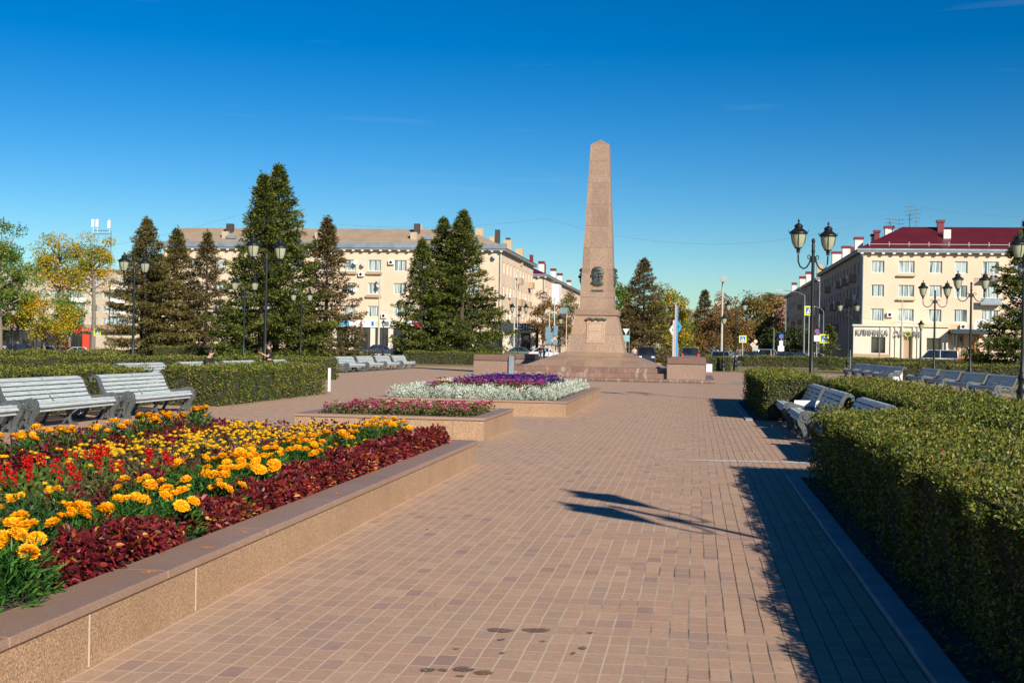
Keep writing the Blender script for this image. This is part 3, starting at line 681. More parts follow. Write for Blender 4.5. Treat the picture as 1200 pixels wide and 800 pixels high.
# ------------------------------------------------------------------ hedges
def hedge(pts, w, h, dens, leaf, label, faces='all', z0=0.0, notch=None):
    """hedge along a straight run pts=((x0,y0),(x1,y1)); w to the right of travel; dens leaves per m2"""
    (x0, y0), (x1, y1) = pts; L = math.hypot(x1-x0, y1-y0); ux, uy = (x1-x0)/L, (y1-y0)/L; nx, ny = uy, -ux
    if w < 0: w = -w; nx, ny = -nx, -ny
    P = []; Nn = []
    def reg(n, f, nrm):
        a = RNG.random((n, 2)); p = f(a[:, 0], a[:, 1]); P.append(p); Nn.append(np.tile(nrm, (n, 1)).astype(float))
    def dn(area): return int(area*dens)
    reg(dn(L*w), lambda a, b: np.stack([a*L, b*w, np.full_like(a, h)], 1), (0, 0, 1))
    reg(dn(L*h), lambda a, b: np.stack([a*L, np.zeros_like(a), b*h], 1), (0, -1, 0))
    reg(dn(L*h), lambda a, b: np.stack([a*L, np.full_like(a, w), b*h], 1), (0, 1, 0))
    reg(dn(w*h), lambda a, b: np.stack([np.zeros_like(a), a*w, b*h], 1), (-1, 0, 0))
    reg(dn(w*h), lambda a, b: np.stack([np.full_like(a, L), a*w, b*h], 1), (1, 0, 0))
    P = np.concatenate(P); Nn = np.concatenate(Nn)
    # uneven clipped surface: low waves plus thin deep jitter, rounded shoulders
    wv = .035*np.sin(P[:, 0]*2.1+P[:, 2]*3)+.03*np.sin(P[:, 0]*5.3+P[:, 1]*4.7+1)+.025*np.sin(P[:, 0]*11+P[:, 2]*7+P[:, 1]*9)
    jit = RNG.normal(0, .022, len(P))-np.abs(RNG.normal(0, .03, len(P)))
    stray = RNG.random(len(P)) < .02; jit[stray] += RNG.uniform(.02, .07, stray.sum())
    P = P+Nn*(wv+jit-.01)[:, None]
    ez = h-P[:, 2]; ey = np.minimum(P[:, 1], w-P[:, 1]); sh = .05*np.exp(-(np.maximum(ez, 0)**2+np.maximum(ey, 0)**2)/.006)
    P[:, 2] -= sh; P[:, 2] = np.maximum(P[:, 2], .03)
    shoot = (RNG.random(len(P)) < .006) & (Nn[:, 2] > .5); P[shoot, 2] += RNG.uniform(.04, .11, shoot.sum())
    hol = np.sin(P[:, 0]*3.1+P[:, 2]*5+2)*np.sin(P[:, 0]*1.27+P[:, 1]*6+.5)*np.sin(P[:, 2]*8+P[:, 0]*4.3)
    low = P[:, 2] < .12*h; keep = ~(low & (RNG.random(len(P)) < .55)) & ~((hol > .35) & (Nn[:, 2] < .5) & (RNG.random(len(P)) < .7)) & ~((hol > .5) & (RNG.random(len(P)) < .45)); P = P[keep]; Nn = Nn[keep]; n = len(P)
    D = rdir(n)*1.0+Nn*.55; D[:, 2] += .15; N = Nn*.8+rdir(n)*.9
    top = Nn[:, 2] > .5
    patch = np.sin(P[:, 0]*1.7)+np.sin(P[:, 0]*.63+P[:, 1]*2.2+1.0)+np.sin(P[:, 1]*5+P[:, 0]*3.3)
    rnd = np.clip(RNG.normal(.38, .22, n)+top*.12+patch*.035, 0, .93); rr = RNG.random(n); rnd[rr < .004] = 1.0; rnd[(rr > .012) & (rr < .04)] = .96  # top leaves pushed yellower and brighter: sunlit tone put into leaf colour
    B = np.array([[ux, uy, 0], [nx, ny, 0], [0, 0, 1]])
    off = np.array([x0, y0, z0])
    core = MB(); i = .07
    cx, cy = (x0+x1)/2, (y0+y1)/2
    mx, my = cx+nx*w/2, cy+ny*w/2
    core.box(i, L-i, i, w-i, 0, h-i)
    cv = np.array(core.v) @ B+off-np.array([mx, my, 0])
    Pw = P @ B+off-np.array([mx, my, 0])
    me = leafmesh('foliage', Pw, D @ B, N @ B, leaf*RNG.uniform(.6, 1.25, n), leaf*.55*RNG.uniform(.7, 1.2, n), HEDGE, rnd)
    t = thing('hedge', label, 'hedge', (mx, my, 0))
    link('foliage', me, t)
    c = MB(); c.v = [tuple(p) for p in cv]; c.f = core.f; c.build('core', HCORE, t)
    return t
# right side; near block is dense
hedge(((1.52, 16.4), (1.52, 9.2)), -1.45, .88, 3800, .034, 'clipped hedge block beside the bench recess, lit along its top')
hedge(((1.50, 9.25), (1.50, 3.2)), -2.7, .89, 7000, .028, 'nearest clipped hedge at the right edge of the picture')
hedge(((2.97, 30.4), (2.97, 9.2)), -1.3, .98, 2000, .042, 'long clipped hedge running behind the right benches')
hedge(((1.6, 40.6), (1.6, 29.6)), -1.35, 1.0, 1100, .055, 'clipped hedge beyond the right benches, next to the paved avenue')
# left side
hedge(((-11.32, 38.4), (-11.32, 29.5)), 1.5, .92, 1300, .055, 'clipped hedge block ending by the white board on the left')
hedge(((-13.05, 29.6), (-13.05, 13.0)), 1.25, .93, 1100, .055, 'long clipped hedge running behind the left benches')
a = gp(-60, 417.4, .95); b = gp(372, 418.6, .95)
hedge((b, a), -1.2, .95, 500, .08, 'clipped hedge behind the far left row of benches')
a = gp(-60, 411.2, .95); b = gp(125, 412.0, .95)
hedge((b, a), -1.2, .95, 300, .11, 'low hedge beside the street with parked cars on the left')
hedge(((-27, 101), (-44, 101)), -1.2, 1.0, 220, .12, 'low hedge in front of the big twin spruces')
hedge(((-14, 103), (-23.5, 103)), -1.1, 1.0, 220, .12, 'low hedge below the browned spruce by the shop')
hedge(((.75, 96.5), (2.7, 96.5)), -4.5, 1.02, 400, .09, 'short hedge block right of the monument')
hedge(((4.7, 127), (58, 127)), -1.4, 1.02, 260, .12, 'very long low hedge in front of the clinic building')
hedge(((10.9, 78), (13.4, 78)), -1.2, 1.0, 400, .09, 'short hedge block between the two right rows of benches')
a = gp(1115, 427.4, 1.0)
hedge((a, (a[0]+14, a[1])), -1.3, 1.0, 400, .09, 'hedge behind the nearest right lamp posts')
x_, y_ = gp(1186, 466, 0)
hedge(((14.6, 53), (21, 50)), -1.2, 1.0, 500, .08, 'hedge beside the lamp at the right edge')

# ------------------------------------------------------------------ benches
def bench_master():
    t = thing('park_bench', 'x', 'bench', (0, 0, 0))
    L = 3.12; y0, y1 = -L/2+.05, L/2-.05
    prof_seat = [(.53, .355), (.565, .42), (.52, .475), (.43, .475), (.335, .455), (.235, .435), (.14, .425)]
    ang_seat = [1.45, .75, -.05, -.12, -.18, -.15, .0]
    s = MB()
    def slat(px, pz, a, w=.078, th=.032):
        c, q = math.cos(a), math.sin(a); hw = w/2; ht = th/2
        # direction along width: (c, -q) ; normal (q, c)
        P = [(px-hw*c-ht*q, pz+hw*q-ht*c), (px+hw*c-ht*q, pz-hw*q-ht*c), (px+hw*c+ht*q, pz-hw*q+ht*c), (px-hw*c+ht*q, pz+hw*q+ht*c)]
        return P
    for (px, pz), a in zip(prof_seat, ang_seat): s.prism(slat(px, pz, a), y0, y1)
    s.build('seat', SLAT, t, bevel=.006)
    b = MB()
    bp = [(.055, .465, -1.0), (-.005, .545, -1.10), (-.045, .63, -1.18), (-.078, .715, -1.2), (-.112, .80, -1.12), (-.165, .87, -.65), (-.245, .895, .0)]
    for px, pz, a in bp: b.prism(slat(px, pz, -a if False else PI+a if False else a+PI if False else -a, .072), y0, y1)
    b.build('backrest', SLAT, t, bevel=.006)
    def frame(y, end):
        f = MB(); h = .028 if end else .02; a, c = y-h, y+h
        # back upright with a rolled top
        up = [(.10, .40), (.03, .46), (-.045, .56), (-.095, .68), (-.13, .79), (-.175, .86), (-.245, .885), (-.30, .85), (-.31, .79), (-.275, .755)]
        f.stroke(up, [.10, .09, .085, .08, .075, .075, .07, .065, .055, .05], a, c)
        # seat rail
        f.stroke([(.05, .40), (.2, .385), (.35, .40), (.47, .42)], [.08, .07, .07, .09], a, c)
        # rear leg
        f.stroke([(.06, .42), (.02, .30), (-.05, .15), (-.10, .05), (-.14, .012)], [.10, .07, .055, .05, .05], a, c)
        f.box(-.19, -.08, a-.01, c+.01, 0, .03)
        # front leg with scrolled foot
        f.stroke([(.46, .42), (.44, .32), (.40, .20), (.40, .10), (.45, .04), (.52, .03)], [.11, .09, .07, .06, .06, .06], a, c)
        f.box(.40, .56, a-.015, c+.015, 0, .035)
        f.stroke([(.40, .20), (.34, .13), (.30, .05), (.27, .02)], [.05, .045, .04, .04], a, c)
        if end:
            # volute arm: disc with raised eye
            cx, cz = .50, .46
            n = 18; ds = [(cx+.125*math.cos(2*PI*k/n), cz+.115*math.sin(2*PI*k/n)) for k in range(n)]
            f.prism(ds, a-.012, c+.012)
            ds = [(cx+.055*math.cos(2*PI*k/n), cz+.05*math.sin(2*PI*k/n)) for k in range(n)]
            f.prism(ds, a-.03, c+.03)
            f.stroke([(.61, .43), (.58, .33), (.53, .24), (.50, .14), (.50, .05)], [.09, .10, .09, .08, .07], a-.005, c+.005)
            f.stroke([(.05, .47), (.16, .50), (.28, .50), (.40, .53), (.50, .56)], [.07, .06, .06, .07, .06], a-.002, c+.002)
        f.build('side_frame' if end else 'leg', IRON, t, smooth=False, bevel=.006)
    frame(-L/2+.02, True); frame(L/2-.02, True); frame(0.0, False)
    return t
BENCH = bench_master(); BENCH.scale = (1, 1, .94); used = [False]
def bench(x, y, rz, lab, grp, sc=1.0):
    """x,y = front foot line centre, rz = direction faced"""
    ox = -.48*math.cos(rz)*sc; oy = -.48*math.sin(rz)*sc
    if not used[0]:
        used[0] = True; BENCH.location = (x+ox, y+oy, .01); BENCH.rotation_euler = (0, 0, rz); BENCH['label'] = lab; BENCH['group'] = grp; return BENCH
    return dup(BENCH, (x+ox, y+oy, .01), rz, lab, grp, (sc, sc, sc*.94))
G1 = 'benches along the left hedge'
bench(-11.2, 25.8, 0, 'left bench with white slats nearest the end of the hedge block', G1)
bench(-11.25, 22.1, 0, 'left bench with white slats, middle of the near row', G1)
bench(-11.15, 18.3, 0, 'left bench cut off by the left edge of the picture', G1)
G2 = 'far benches behind the left hedge'
for i, (Y, lab) in enumerate([(35.9, 'empty far bench showing above the hedge next to the seated man'), (40.2, 'far bench on which the man in black sits'), (43.9, 'far bench behind the standing woman'), (47.4, 'far bench right of the standing woman')]):
    bench(-15.5+.04*i, Y, 0, lab, G2, 1.04)
G3 = 'row of benches left of the monument'
for i, (Y, lab) in enumerate([(67.2, 'leftmost grey bench of the row on the lawn edge left of the monument'), (71.3, 'second bench from the left in the row left of the monument'), (75.4, 'third bench from the left in the row left of the monument'), (79.6, 'rightmost bench of the row left of the monument')]):
    bench(-18.1+.02*i, Y, -.04, lab, G3)
G4 = 'benches in the right recess'
bench(1.95, 28.2, PI, 'far bench in the right recess between the two hedges', G4)
bench(1.97, 24.55, PI, 'middle bench in the right recess with the white board', G4)
bench(2.0, 19.9, PI, 'right bench of which only the backrest shows above the hedge', G4)
G5 = 'near row of benches beyond the right hedge'
for i, (X, Y, lab) in enumerate([(10.35, 47.9, 'dark blue-grey bench at the right, nearest of its row'), (10.45, 53.0, 'second nearest bench of the right row in the shade'), (10.6, 58.7, 'third nearest bench of the right row'), (10.7, 64.4, 'farthest bench of the near right row by the hedge block')]):
    bench(X, Y, PI+.07, lab, G5)
G6 = 'far row of benches on the right'
for i, (Y, lab) in enumerate([(70.6, 'nearest bench of the far right row under the clinic'), (75.0, 'second bench of the far right row'), (79.8, 'third bench of the far right row'), (84.6, 'farthest small bench of the right rows')]):
    bench(10.0, Y, PI+.12, lab, G6)

# ------------------------------------------------------------------ litter bins and white boards
def bin_master():
    t = thing('litter_bin', 'x', 'bin', (0, 0, 0))
    MB().lathe([(.13, .05), (.17, .08), (.20, .55), (.21, .57)], n=16).build('bucket', BINM, t, smooth=True)
    r = MB()
    for s in (-1, 1): r.box(s*.235-.012, s*.235+.012, -.02, .02, 0, .62)
    r.box(-.235, .235, -.02, .02, .03, .05); r.box(-.28, -.18, -.12, .12, 0, .02); r.box(.18, .28, -.12, .12, 0, .02)
    r.build('stand', IRON, t)
    b = MB()
    for k in range(6):
        a = k*PI/3; b.tube([(.205*math.cos(a), .205*math.sin(a), .53), (.175*math.cos(a), .175*math.sin(a), .1)], .008, 5)
    b.build('strip', WHITE, t)
    return t
bm = bin_master(); BG = 'litter bins beside the benches'
bm.location = (-12.15, 23.95, .01); bm.rotation_euler = (0, 0, 1.57); bm['label'] = 'grey litter bin behind the gap between the two left benches'; bm['group'] = BG
for X, Y, lab in [(-12.2, 20.2, 'grey litter bin at the back of the nearest left benches'), (-18.7, 69.3, 'grey litter bin between the first two benches left of the monument'), (11.1, 50.4, 'grey litter bin between the two nearest benches on the right'), (11.2, 61.5, 'grey litter bin between the farther benches of the near right row'), (10.9, 77.4, 'small grey litter bin in the far right row of benches')]:
    dup(bm, (X, Y, .01), 1.57, lab, BG)
def board(x, y, rz, w, h, lab, z=.01, lean=0):
    t = thing('white_board', lab, 'board', (x, y, z), rz, 'white boards by the benches')
    p = MB().box(-w/2, w/2, -.012, .012, .06, h); p.build('panel', WHITE, t, bevel=.004)
    s = MB()
    for q in (-w/2+.05, w/2-.05): s.box(q-.012, q+.012, .013, .035, 0, h-.05)
    s.box(-w/2, w/2, -.05, .09, 0, .012).build('stand', POLED, t)
    if lean: t.rotation_euler = (lean, 0, rz)
    return t
board(-11.26, 38.72, 1.5, .20, .80, 'tall narrow white board at the end of the left hedge')
x_, z_ = at(831, 436, 88); board(x_, 88, 0, .40, .60, 'white board at the foot of the hedge right of the monument')
x_, z_ = at(1052, 447, 72); board(x_, 72, 0, .52, .62, 'white board before the short hedge between the right bench rows')
x_, z_ = at(219, 425, 48); board(x_, 46.5, 0, .28, .80, 'white board between the far left benches')
board(2.35, 26.35, .1, .70, .60, 'white board standing between the two benches in the right recess')
board(2.95, 19.0, 1.4, .3, .5, 'small white board hidden by the right recess benches') if False else None

# ------------------------------------------------------------------ lamps
def lamp_parts(double=True, H=5.4):
    t = thing('street_lamp', 'x', 'street lamp', (0, 0, 0))
    k = H/5.4
    MB().lathe([(.20, 0), (.20, .05), (.17, .09), (.155, .30), (.185, .34), (.185, .38), (.13, .44), (.10, .62), (.115, .70), (.145, .78), (.115, .86), (.085, .92), (.095, .96), (.065, 1.02), (.058, 1.6), (.050, 3.0), (.044, 4.35*k), (.044, 4.55*k)], n=14).build('pole', LAMPI, t, smooth=True)
    def head(cx, z):
        l = MB().lathe([(.085, 0), (.12, .05), (.165, .17), (.195, .33), (.205, .40)], (cx, 0, z), 16).build('lamp_glass', LENS, t, smooth=True)
        c = MB().lathe([(.215, .39), (.265, .42), (.262, .45), (.19, .51), (.13, .55), (.105, .59), (.125, .62), (.12, .645), (.07, .69), (.025, .71), (.018, .735), (.032, .765), (.03, .79), (.008, .835)], (cx, 0, z), 16)
        c.build('lamp_cap', LAMPI, t, smooth=True)
        r = MB()
        for q in range(4):
            a = PI/4+q*PI/2; ca, sa = math.cos(a), math.sin(a)
            r.tube([(cx+.09*ca, .09*sa, z), (cx+.175*ca, .175*sa, z+.17), (cx+.212*ca, .212*sa, z+.41)], .011, 5)
            r.tube([(cx+.24*ca, .24*sa, z+.44), (cx+.275*ca, .275*sa, z+.49), (cx+.26*ca, .26*sa, z+.515)], .010, 5)
        r.lathe([(.05, -.14), (.045, -.08), (.07, -.06), (.04, -.03), (.10, .0), (.10, .02)], (cx, 0, z), 12)
        r.build('lamp_bracket', LAMPI, t)
    if double:
        MB().lathe([(.05, 0), (.06, .03), (.045, .08), (.05, .20), (.035, .24), (.05, .30), (.055, .34), (.035, .385), (.01, .40)], (0, 0, 4.42*k), 12).build('finial', LAMPI, t, smooth=True)
        a = MB(); zc = 4.22*k
        n = 16; a.prism([(.11*math.cos(2*PI*q/n)*(1+.12*math.cos(q*PI)), zc+.11*math.sin(2*PI*q/n)*(1+.12*math.cos(q*PI))) for q in range(n)], -.03, .03)
        for s in (-1, 1):
            pts = [(s*(.10), 0, zc), (s*.15, 0, zc-.12), (s*.25, 0, zc-.24), (s*.38, 0, zc-.29), (s*.52, 0, zc-.23), (s*.59, 0, zc-.10), (s*.60, 0, zc+.12)]
            a.tube(pts, .022, 7)
            cu = [(s*(.17+.055*math.cos(w)), 0, zc+.055+.055*math.sin(w)) for w in np.linspace(-1.6, 3.6, 9)]
            a.tube(cu, .014, 6)
        a.build('arm', LAMPI, t)
        for s in (-1, 1): head(s*.60, 4.50*k)
    else:
        a = MB().lathe([(.05, 0), (.09, .03), (.05, .06)], (0, 0, 3.3*H/4.2), 12)
        head(0, 3.35*H/4.2+.14)
    return t
LG = 'double street lamps of the square'
DL = lamp_parts(True)
DL.scale = (.96, .96, .965); DL.location = (4.62, 5.66, 0); DL['label'] = 'double street lamp out of frame whose shadow crosses the paving'; DL['group'] = LG; DL.rotation_euler = (0, 0, 1.62)
def dlamp(px, ytop, lab, H=5.4, rz=0.0, Y=None):
    h_ = VP[1]-ROLL*(VP[0]-px)
    Y = Y or (H-HC)*F/(h_-ytop); X, _ = at(px, ytop, Y)
    return dup(DL, (X, Y, 0 if X > -40 else gz(X, Y)), rz, lab, LG, H/5.25)
dlamp(953.5, 265, 'tall double street lamp standing behind the right hedge, nearest in view', 5.3, .72)
dlamp(1200.5, 282, 'double street lamp cut by the right edge of the picture', 5.6, 1.05)
dlamp(1138.5, 323, 'double street lamp right of the clinic doorway, behind the benches', rz=.05)
dlamp(1096, 333, 'double street lamp before the clinic building window')
dlamp(994.5, 354, 'double street lamp in front of the shaded building side')
dlamp(863, 353, 'double street lamp before the ochre trees right of the monument')
dlamp(608.5, 355, 'double street lamp before the corner shop left of the monument')
dlamp(476, 350.6, 'double street lamp in front of the green spruce group')
dlamp(353.6, 338, 'double street lamp right of the largest lamp, before the twin spruces')
dlamp(287, 321.5, 'double street lamp left of the largest lamp, before the twin spruces')
l = dlamp(313, 273, 'large double street lamp beside the standing woman', rz=1.0)
l = dlamp(158, 293, 'double street lamp whose two heads overlap, left of the spruces', rz=1.18)
SL = lamp_parts(False, 4.2)
# single lamps: shorten the pole
for ch in SL.children:
    if ch.name.startswith('pole'):
        me = ch.data
        for v in me.vertices:
            if v.co.z > 1.1: v.co.z = 1.1+(v.co.z-1.1)*(3.37-1.1)/(4.55*4.2/5.4-1.1)
SG = 'single street lamps'
first = [True]
def slamp(px, ytop, lab):
    h_ = VP[1]-ROLL*(VP[0]-px); Y = (4.33-HC)*F/(h_-ytop); X, _ = at(px, ytop, Y)
    if first[0]:
        first[0] = False; SL.location = (X, Y, 0); SL['label'] = lab; SL['group'] = SG; return
    dup(SL, (X, Y, 0), 0, lab, SG)
slamp(848.6, 367, 'single street lamp left of the double one before the rusty trees')
slamp(1079.5, 375, 'single street lamp at the clinic facade')
slamp(657, 367.5, 'single street lamp left of the monument by the white poles')
slamp(449.5, 373, 'single street lamp before the shop with the coloured band')
slamp(15.8, 355.5, 'single street lamp before the parked cars at the far left')

# ------------------------------------------------------------------ monument
MX, MY = -5.02, 66.5
mo = thing('obelisk_monument', 'tall pink granite obelisk on a stepped base with portrait relief and plaque', 'monument', (MX, MY, 0))
m = MB()
m.box(-6.0, 6.0, -6.0, 6.0, 0, .16)
m.build('base_slab', MONS, mo, bevel=.01)
MB().box(-5.32, 5.32, -5.32, 5.32, .16, .40).build('step', MONS, mo, bevel=.01)
MB().box(-4.92, 4.92, -4.92, 4.92, .40, .64).build('step', MONS, mo, bevel=.01)
MB().frustum(0, 0, .64, 1.36, 3.45, 1.52).build('sloping_plinth', MONG, mo)
MB().frustum(0, 0, 1.36, 3.24, 1.48, 1.04).build('pedestal', MONG, mo)
MB().box(-1.12, 1.12, -1.12, 1.12, 3.24, 3.54).build('cornice', MONP, mo, bevel=.015)
m = MB().box(-.86, .86, -.86, .86, 3.54, 4.12); m.box(-.84, .84, -.84, .84, 4.12, 4.17); m.build('shaft_base', MONG, mo)
MB().frustum(0, 0, 4.17, 12.08, .86, .475).build('shaft', MONG, mo)
MB().frustum(0, 0, 12.08, 12.40, .475, .005).build('pyramid_tip', MONG, mo)
for ry, rot in ((0, 0), (1, PI/2), (2, -PI/2)):
    # portrait relief: a head in three-quarter view on a cut neck
    b = MB(); n = 20
    out = [(0, .98), (.12, .99), (.23, .93), (.30, .80), (.315, .66), (.30, .52), (.285, .40), (.23, .29), (.19, .22), (.31, .17), (.32, .10), (.22, .03), (.05, 0), (-.12, .01), (-.26, .07), (-.37, .15), (-.33, .20), (-.25, .22), (-.26, .34), (-.30, .48), (-.33, .55), (-.31, .64), (-.31, .78), (-.24, .91), (-.12, .98)]
    cx = 0; k = len(out)
    lay = [(1.0, 0), (1.0, -.035), (.88, -.07), (.62, -.105), (.3, -.125)]
    vs = []; fs = []
    for s, d in lay:
        for x, z in out: vs.append((x*s, d, .52+(z-.52)*s))
    for i in range(len(lay)-1):
        for q in range(k): fs.append((i*k+q, i*k+(q+1) % k, (i+1)*k+(q+1) % k, (i+1)*k+q))
    fs.append(tuple((len(lay)-1)*k+q for q in range(k)))
    b.add(vs, fs)
    def ell(x, z, rx, rz_, d0, d1):
        nn = 10; v = [(x+rx*math.cos(2*PI*q/nn), d0, z+rz_*math.sin(2*PI*q/nn)) for q in range(nn)]+[(x+rx*.4*math.cos(2*PI*q/nn), d1, z+rz_*.4*math.sin(2*PI*q/nn)) for q in range(nn)]
        b.add(v, [(q, (q+1) % nn, (q+1) % nn+nn, q+nn) for q in range(nn)]+[tuple(range(nn, 2*nn))])
    ell(.10, .50, .045, .11, -.13, -.23); ell(.10, .64, .16, .035, -.12, -.19); ell(.09, .34, .09, .03, -.12, -.18); ell(-.31, .54, .05, .09, -.02, -.10)
    ell(.0, .83, .24, .13, -.10, -.19); ell(.20, .50, .06, .07, -.09, -.15); ell(-.06, .50, .07, .08, -.12, -.17); ell(.08, .26, .08, .04, -.10, -.16)
    b.add([], [])
    zr = 4.72
    tilt = math.atan((.86-.475)/(12.08-4.17))
    fr = .86-(zr-4.17)*math.tan(tilt)+.0
    Mx = Matrix.Rotation(rot, 4, 'Z') @ Matrix.Translation((.02, -fr, zr)) @ Matrix.Rotation(-tilt, 4, 'X')
    Mx = Mx @ Matrix.Scale(1.04, 4, (0, 0, 1))
    b.xf(Mx).build('portrait_relief', BRONZE, mo, smooth=True)
    if ry == 0:
        nb = MB()
        xx = -.28
        while xx < .30:
            w = random.uniform(.035, .06); nb.box(xx, xx+w, -fr-.035-.0, -fr+.03, 4.46, 4.55); xx += w+.014
        nb.box(-.28, .30, -fr-.02, -fr+.03, 4.445, 4.47)
        nb.build('name_letters', BRONZE, mo)
tl = math.atan((1.48-1.04)/1.88)
PM = Matrix.Translation((0, -1.48+.445*math.tan(tl), 1.36+.445)) @ Matrix.Rotation(-tl, 4, 'X')
p = MB().box(-.46, .46, -.035, .04, 0, 1.13); p.box(-.50, .50, -.028, .03, 1.02, 1.20).xf(PM).build('plaque', PLAQ, mo, bevel=.006)
zz = .95
for r_ in range(8):
    lt = MB(); xx = -.34+random.uniform(0, .06); e = .34-random.uniform(0, .1)
    if r_ != 3:
        while xx < e:
            w = random.uniform(.05, .14); lt.box(xx, min(xx+w, e), -.043, -.036, zz-.03, zz); xx += w+.025
        lt.xf(PM).build('inscription_line', JOINT, mo)
    zz -= .105
ga = MB()
for i in range(60):
    t_ = i/59; x = -.50+1.0*t_; z = 1.24-.03*math.cos(t_*PI*6)
    ga.lathe([(.01, -.05), (.05, -.02), (.055, .02), (.01, .055)], (x+random.uniform(-.02, .02), -.07+random.uniform(-.02, .02), z+random.uniform(-.03, .03)), 6)
ga.xf(PM).build('garland', BRONZE, mo)
CBL = [(-4.64, -4.64), (4.64, -4.64), (-4.64, 4.64), (4.64, 4.64)]
for cx, cy in CBL:
    c = thing('x', 'x', 'x') if False else None
    b = MB().box(cx-.9, cx+.9, cy-.9, cy+.9, .16, .86).build('corner_block', MONP, mo, bevel=.01)
    cap = MB().box(cx-.89, cx+.93, cy-.93, cy+.93, .885, 1.17)
    cap.build('corner_block_cap', MOND, mo, bevel=.012)
    MB().box(cx-.82, cx+.82, cy-.82, cy+.82, .86, .885).build('corner_block_gap', BLACK, mo)
MB().box(.0, .0, 0, 0, 0, 0)
# blue-grey bollard beside the front left block
bo = MB().box(-8.85+.02, -8.62+.02, 60.85, 61.05, .16, 1.12); tag(bo.build('metal_box', GUTTER, bevel=.01), 'narrow blue-grey metal box beside the front left block of the monument', 'box')
# orange flowers in a bowl right of the monument
fx, fz = at(766, 424, 72)
t = thing('flower_bowl', 'concrete bowl of orange marigolds to the right of the monument', 'flower bowl', (fx, 72, 0))
MB().lathe([(.5, 0), (.55, .1), (.8, .45), (.85, .5), (.8, .5)], n=20).build('bowl', CONC, t, smooth=True)
link('blooms', bush('blooms', 500, .78, .36, .12, .09, ORNG, up=.2), t, (0, 0, .42))

# ------------------------------------------------------------------ buildings
def facade(mb, u0, u1, z0, z1, holes, fn, depth=.27):
    """wall u0..u1,z0..z1 with rectangular holes; fn(u,z,d)->xyz; d inward"""
    us = sorted(set([u0, u1]+[h[0] for h in holes]+[h[1] for h in holes])); zs = sorted(set([z0, z1]+[h[2] for h in holes]+[h[3] for h in holes]))
    for i in range(len(us)-1):
        for j in range(len(zs)-1):
            uc = (us[i]+us[i+1])/2; zc = (zs[j]+zs[j+1])/2
            if any(h[0] < uc < h[1] and h[2] < zc < h[3] for h in holes): continue
            mb.add([fn(us[i], zs[j], 0), fn(us[i+1], zs[j], 0), fn(us[i+1], zs[j+1], 0), fn(us[i], zs[j+1], 0)], [(0, 1, 2, 3)])
    for a, b, c, d in holes:
        for (p, q) in (((a, c), (b, c)), ((b, c), (b, d)), ((b, d), (a, d)), ((a, d), (a, c))):
            mb.add([fn(*p, 0), fn(*q, 0), fn(*q, depth), fn(*p, depth)], [(0, 1, 2, 3)])
def bx(fn, a, b, c, d, d0, d1):
    """box in facade coordinates"""
    P = [fn(a, c, d0), fn(b, c, d0), fn(b, c, d1), fn(a, c, d1), fn(a, d, d0), fn(b, d, d0), fn(b, d, d1), fn(a, d, d1)]
    return P, [(3, 2, 1, 0), (4, 5, 6, 7), (0, 1, 5, 4), (1, 2, 6, 5), (2, 3, 7, 6), (3, 0, 4, 7)]
def window(fn, a, b, c, d, parent, glass=None, leaves=3, depth=.20, fm=None):
    m = MB(); w = .075; cz, ca = (a+b)/2, (c+d)/2
    origin = Vector(fn((a+b)/2, (c+d)/2, depth))
    for q in ((a, b, c, c+w), (a, b, d-w, d), (a, a+w, c+w, d-w), (b-w, b, c+w, d-w)): m.add(*bx(fn, *q, depth-.03, depth+.04))
    for i in range(1, leaves):
        x = a+(b-a)*i/leaves; m.add(*bx(fn, x-.045, x+.045, c+w, d-w, depth-.035, depth+.035))
    m.xf(Matrix.Translation(-origin)); o = m.build('window', fm or FRAMEW, parent); o.location = origin
    p = MB().add([fn(a+w, c+w, depth), fn(b-w, c+w, depth), fn(b-w, d-w, depth), fn(a+w, d-w, depth)], [(0, 1, 2, 3)]).xf(Matrix.Translation(-origin))
    p.build('pane', glass or GLASS, o)
    return o
def chimney(px0, px1, y0, y1, Y, parent, mat, cap=None, capz=.35):
    a, zt = at(px0, y0, Y); b, _ = at(px1, y0, Y); _, zb = at((px0+px1)/2, y1, Y); L = parent.location
    zb -= 1.2; d = max(.7, (b-a)*.8)
    m = MB().box(a-L.x, b-L.x, Y-L.y, Y-L.y+d, zb-L.z, zt-L.z-(capz if cap else 0)); o = m.build('chimney', mat, parent)
    if cap: MB().box(a-L.x-.12, b-L.x+.12, Y-L.y-.12, Y-L.y+d+.12, zt-L.z-capz, zt-L.z).build('chimney_cap', cap, o)
    return o
def lroof(xa, xb, y0, dep, y1, ze, zr, sgn, mat, parent, ov=.7):
    """L-shaped hipped roof; outer corner at (xa,y0); front wing to xb, side wing to y1; sgn=+1 if the body lies toward +x"""
    s = sgn; L = parent.location
    A = (xa-s*ov, y0-ov, ze); B = (xb, y0-ov, ze); Rr = (xa+s*dep/2, y0+dep/2, zr); RB = (xb-s*0, y0+dep/2, zr)
    I = (xa+s*dep, y0+dep, ze); IB = (xb, y0+dep+ov, ze); C = (xa-s*ov, y1+ov, ze); RC = (xa+s*dep/2, y1-dep/2, zr); IC = (xa+s*dep+s*ov, y1+ov, ze)
    II = (xa+s*dep+s*ov, y0+dep+ov, ze)
    vs = [A, B, RB, Rr, C, RC, II, IB, IC]; vs = [(p[0]-L.x, p[1]-L.y, p[2]-L.z) for p in vs]
    fs = [(0, 1, 2, 3), (0, 3, 5, 4), (6, 3, 2, 7), (6, 8, 5, 3), (4, 5, 8), (1, 7, 2)]
    return MB().add(vs, fs).build('roof', mat, parent)
def lwalls(xa, xb, y0, dep, y1, sgn): pass
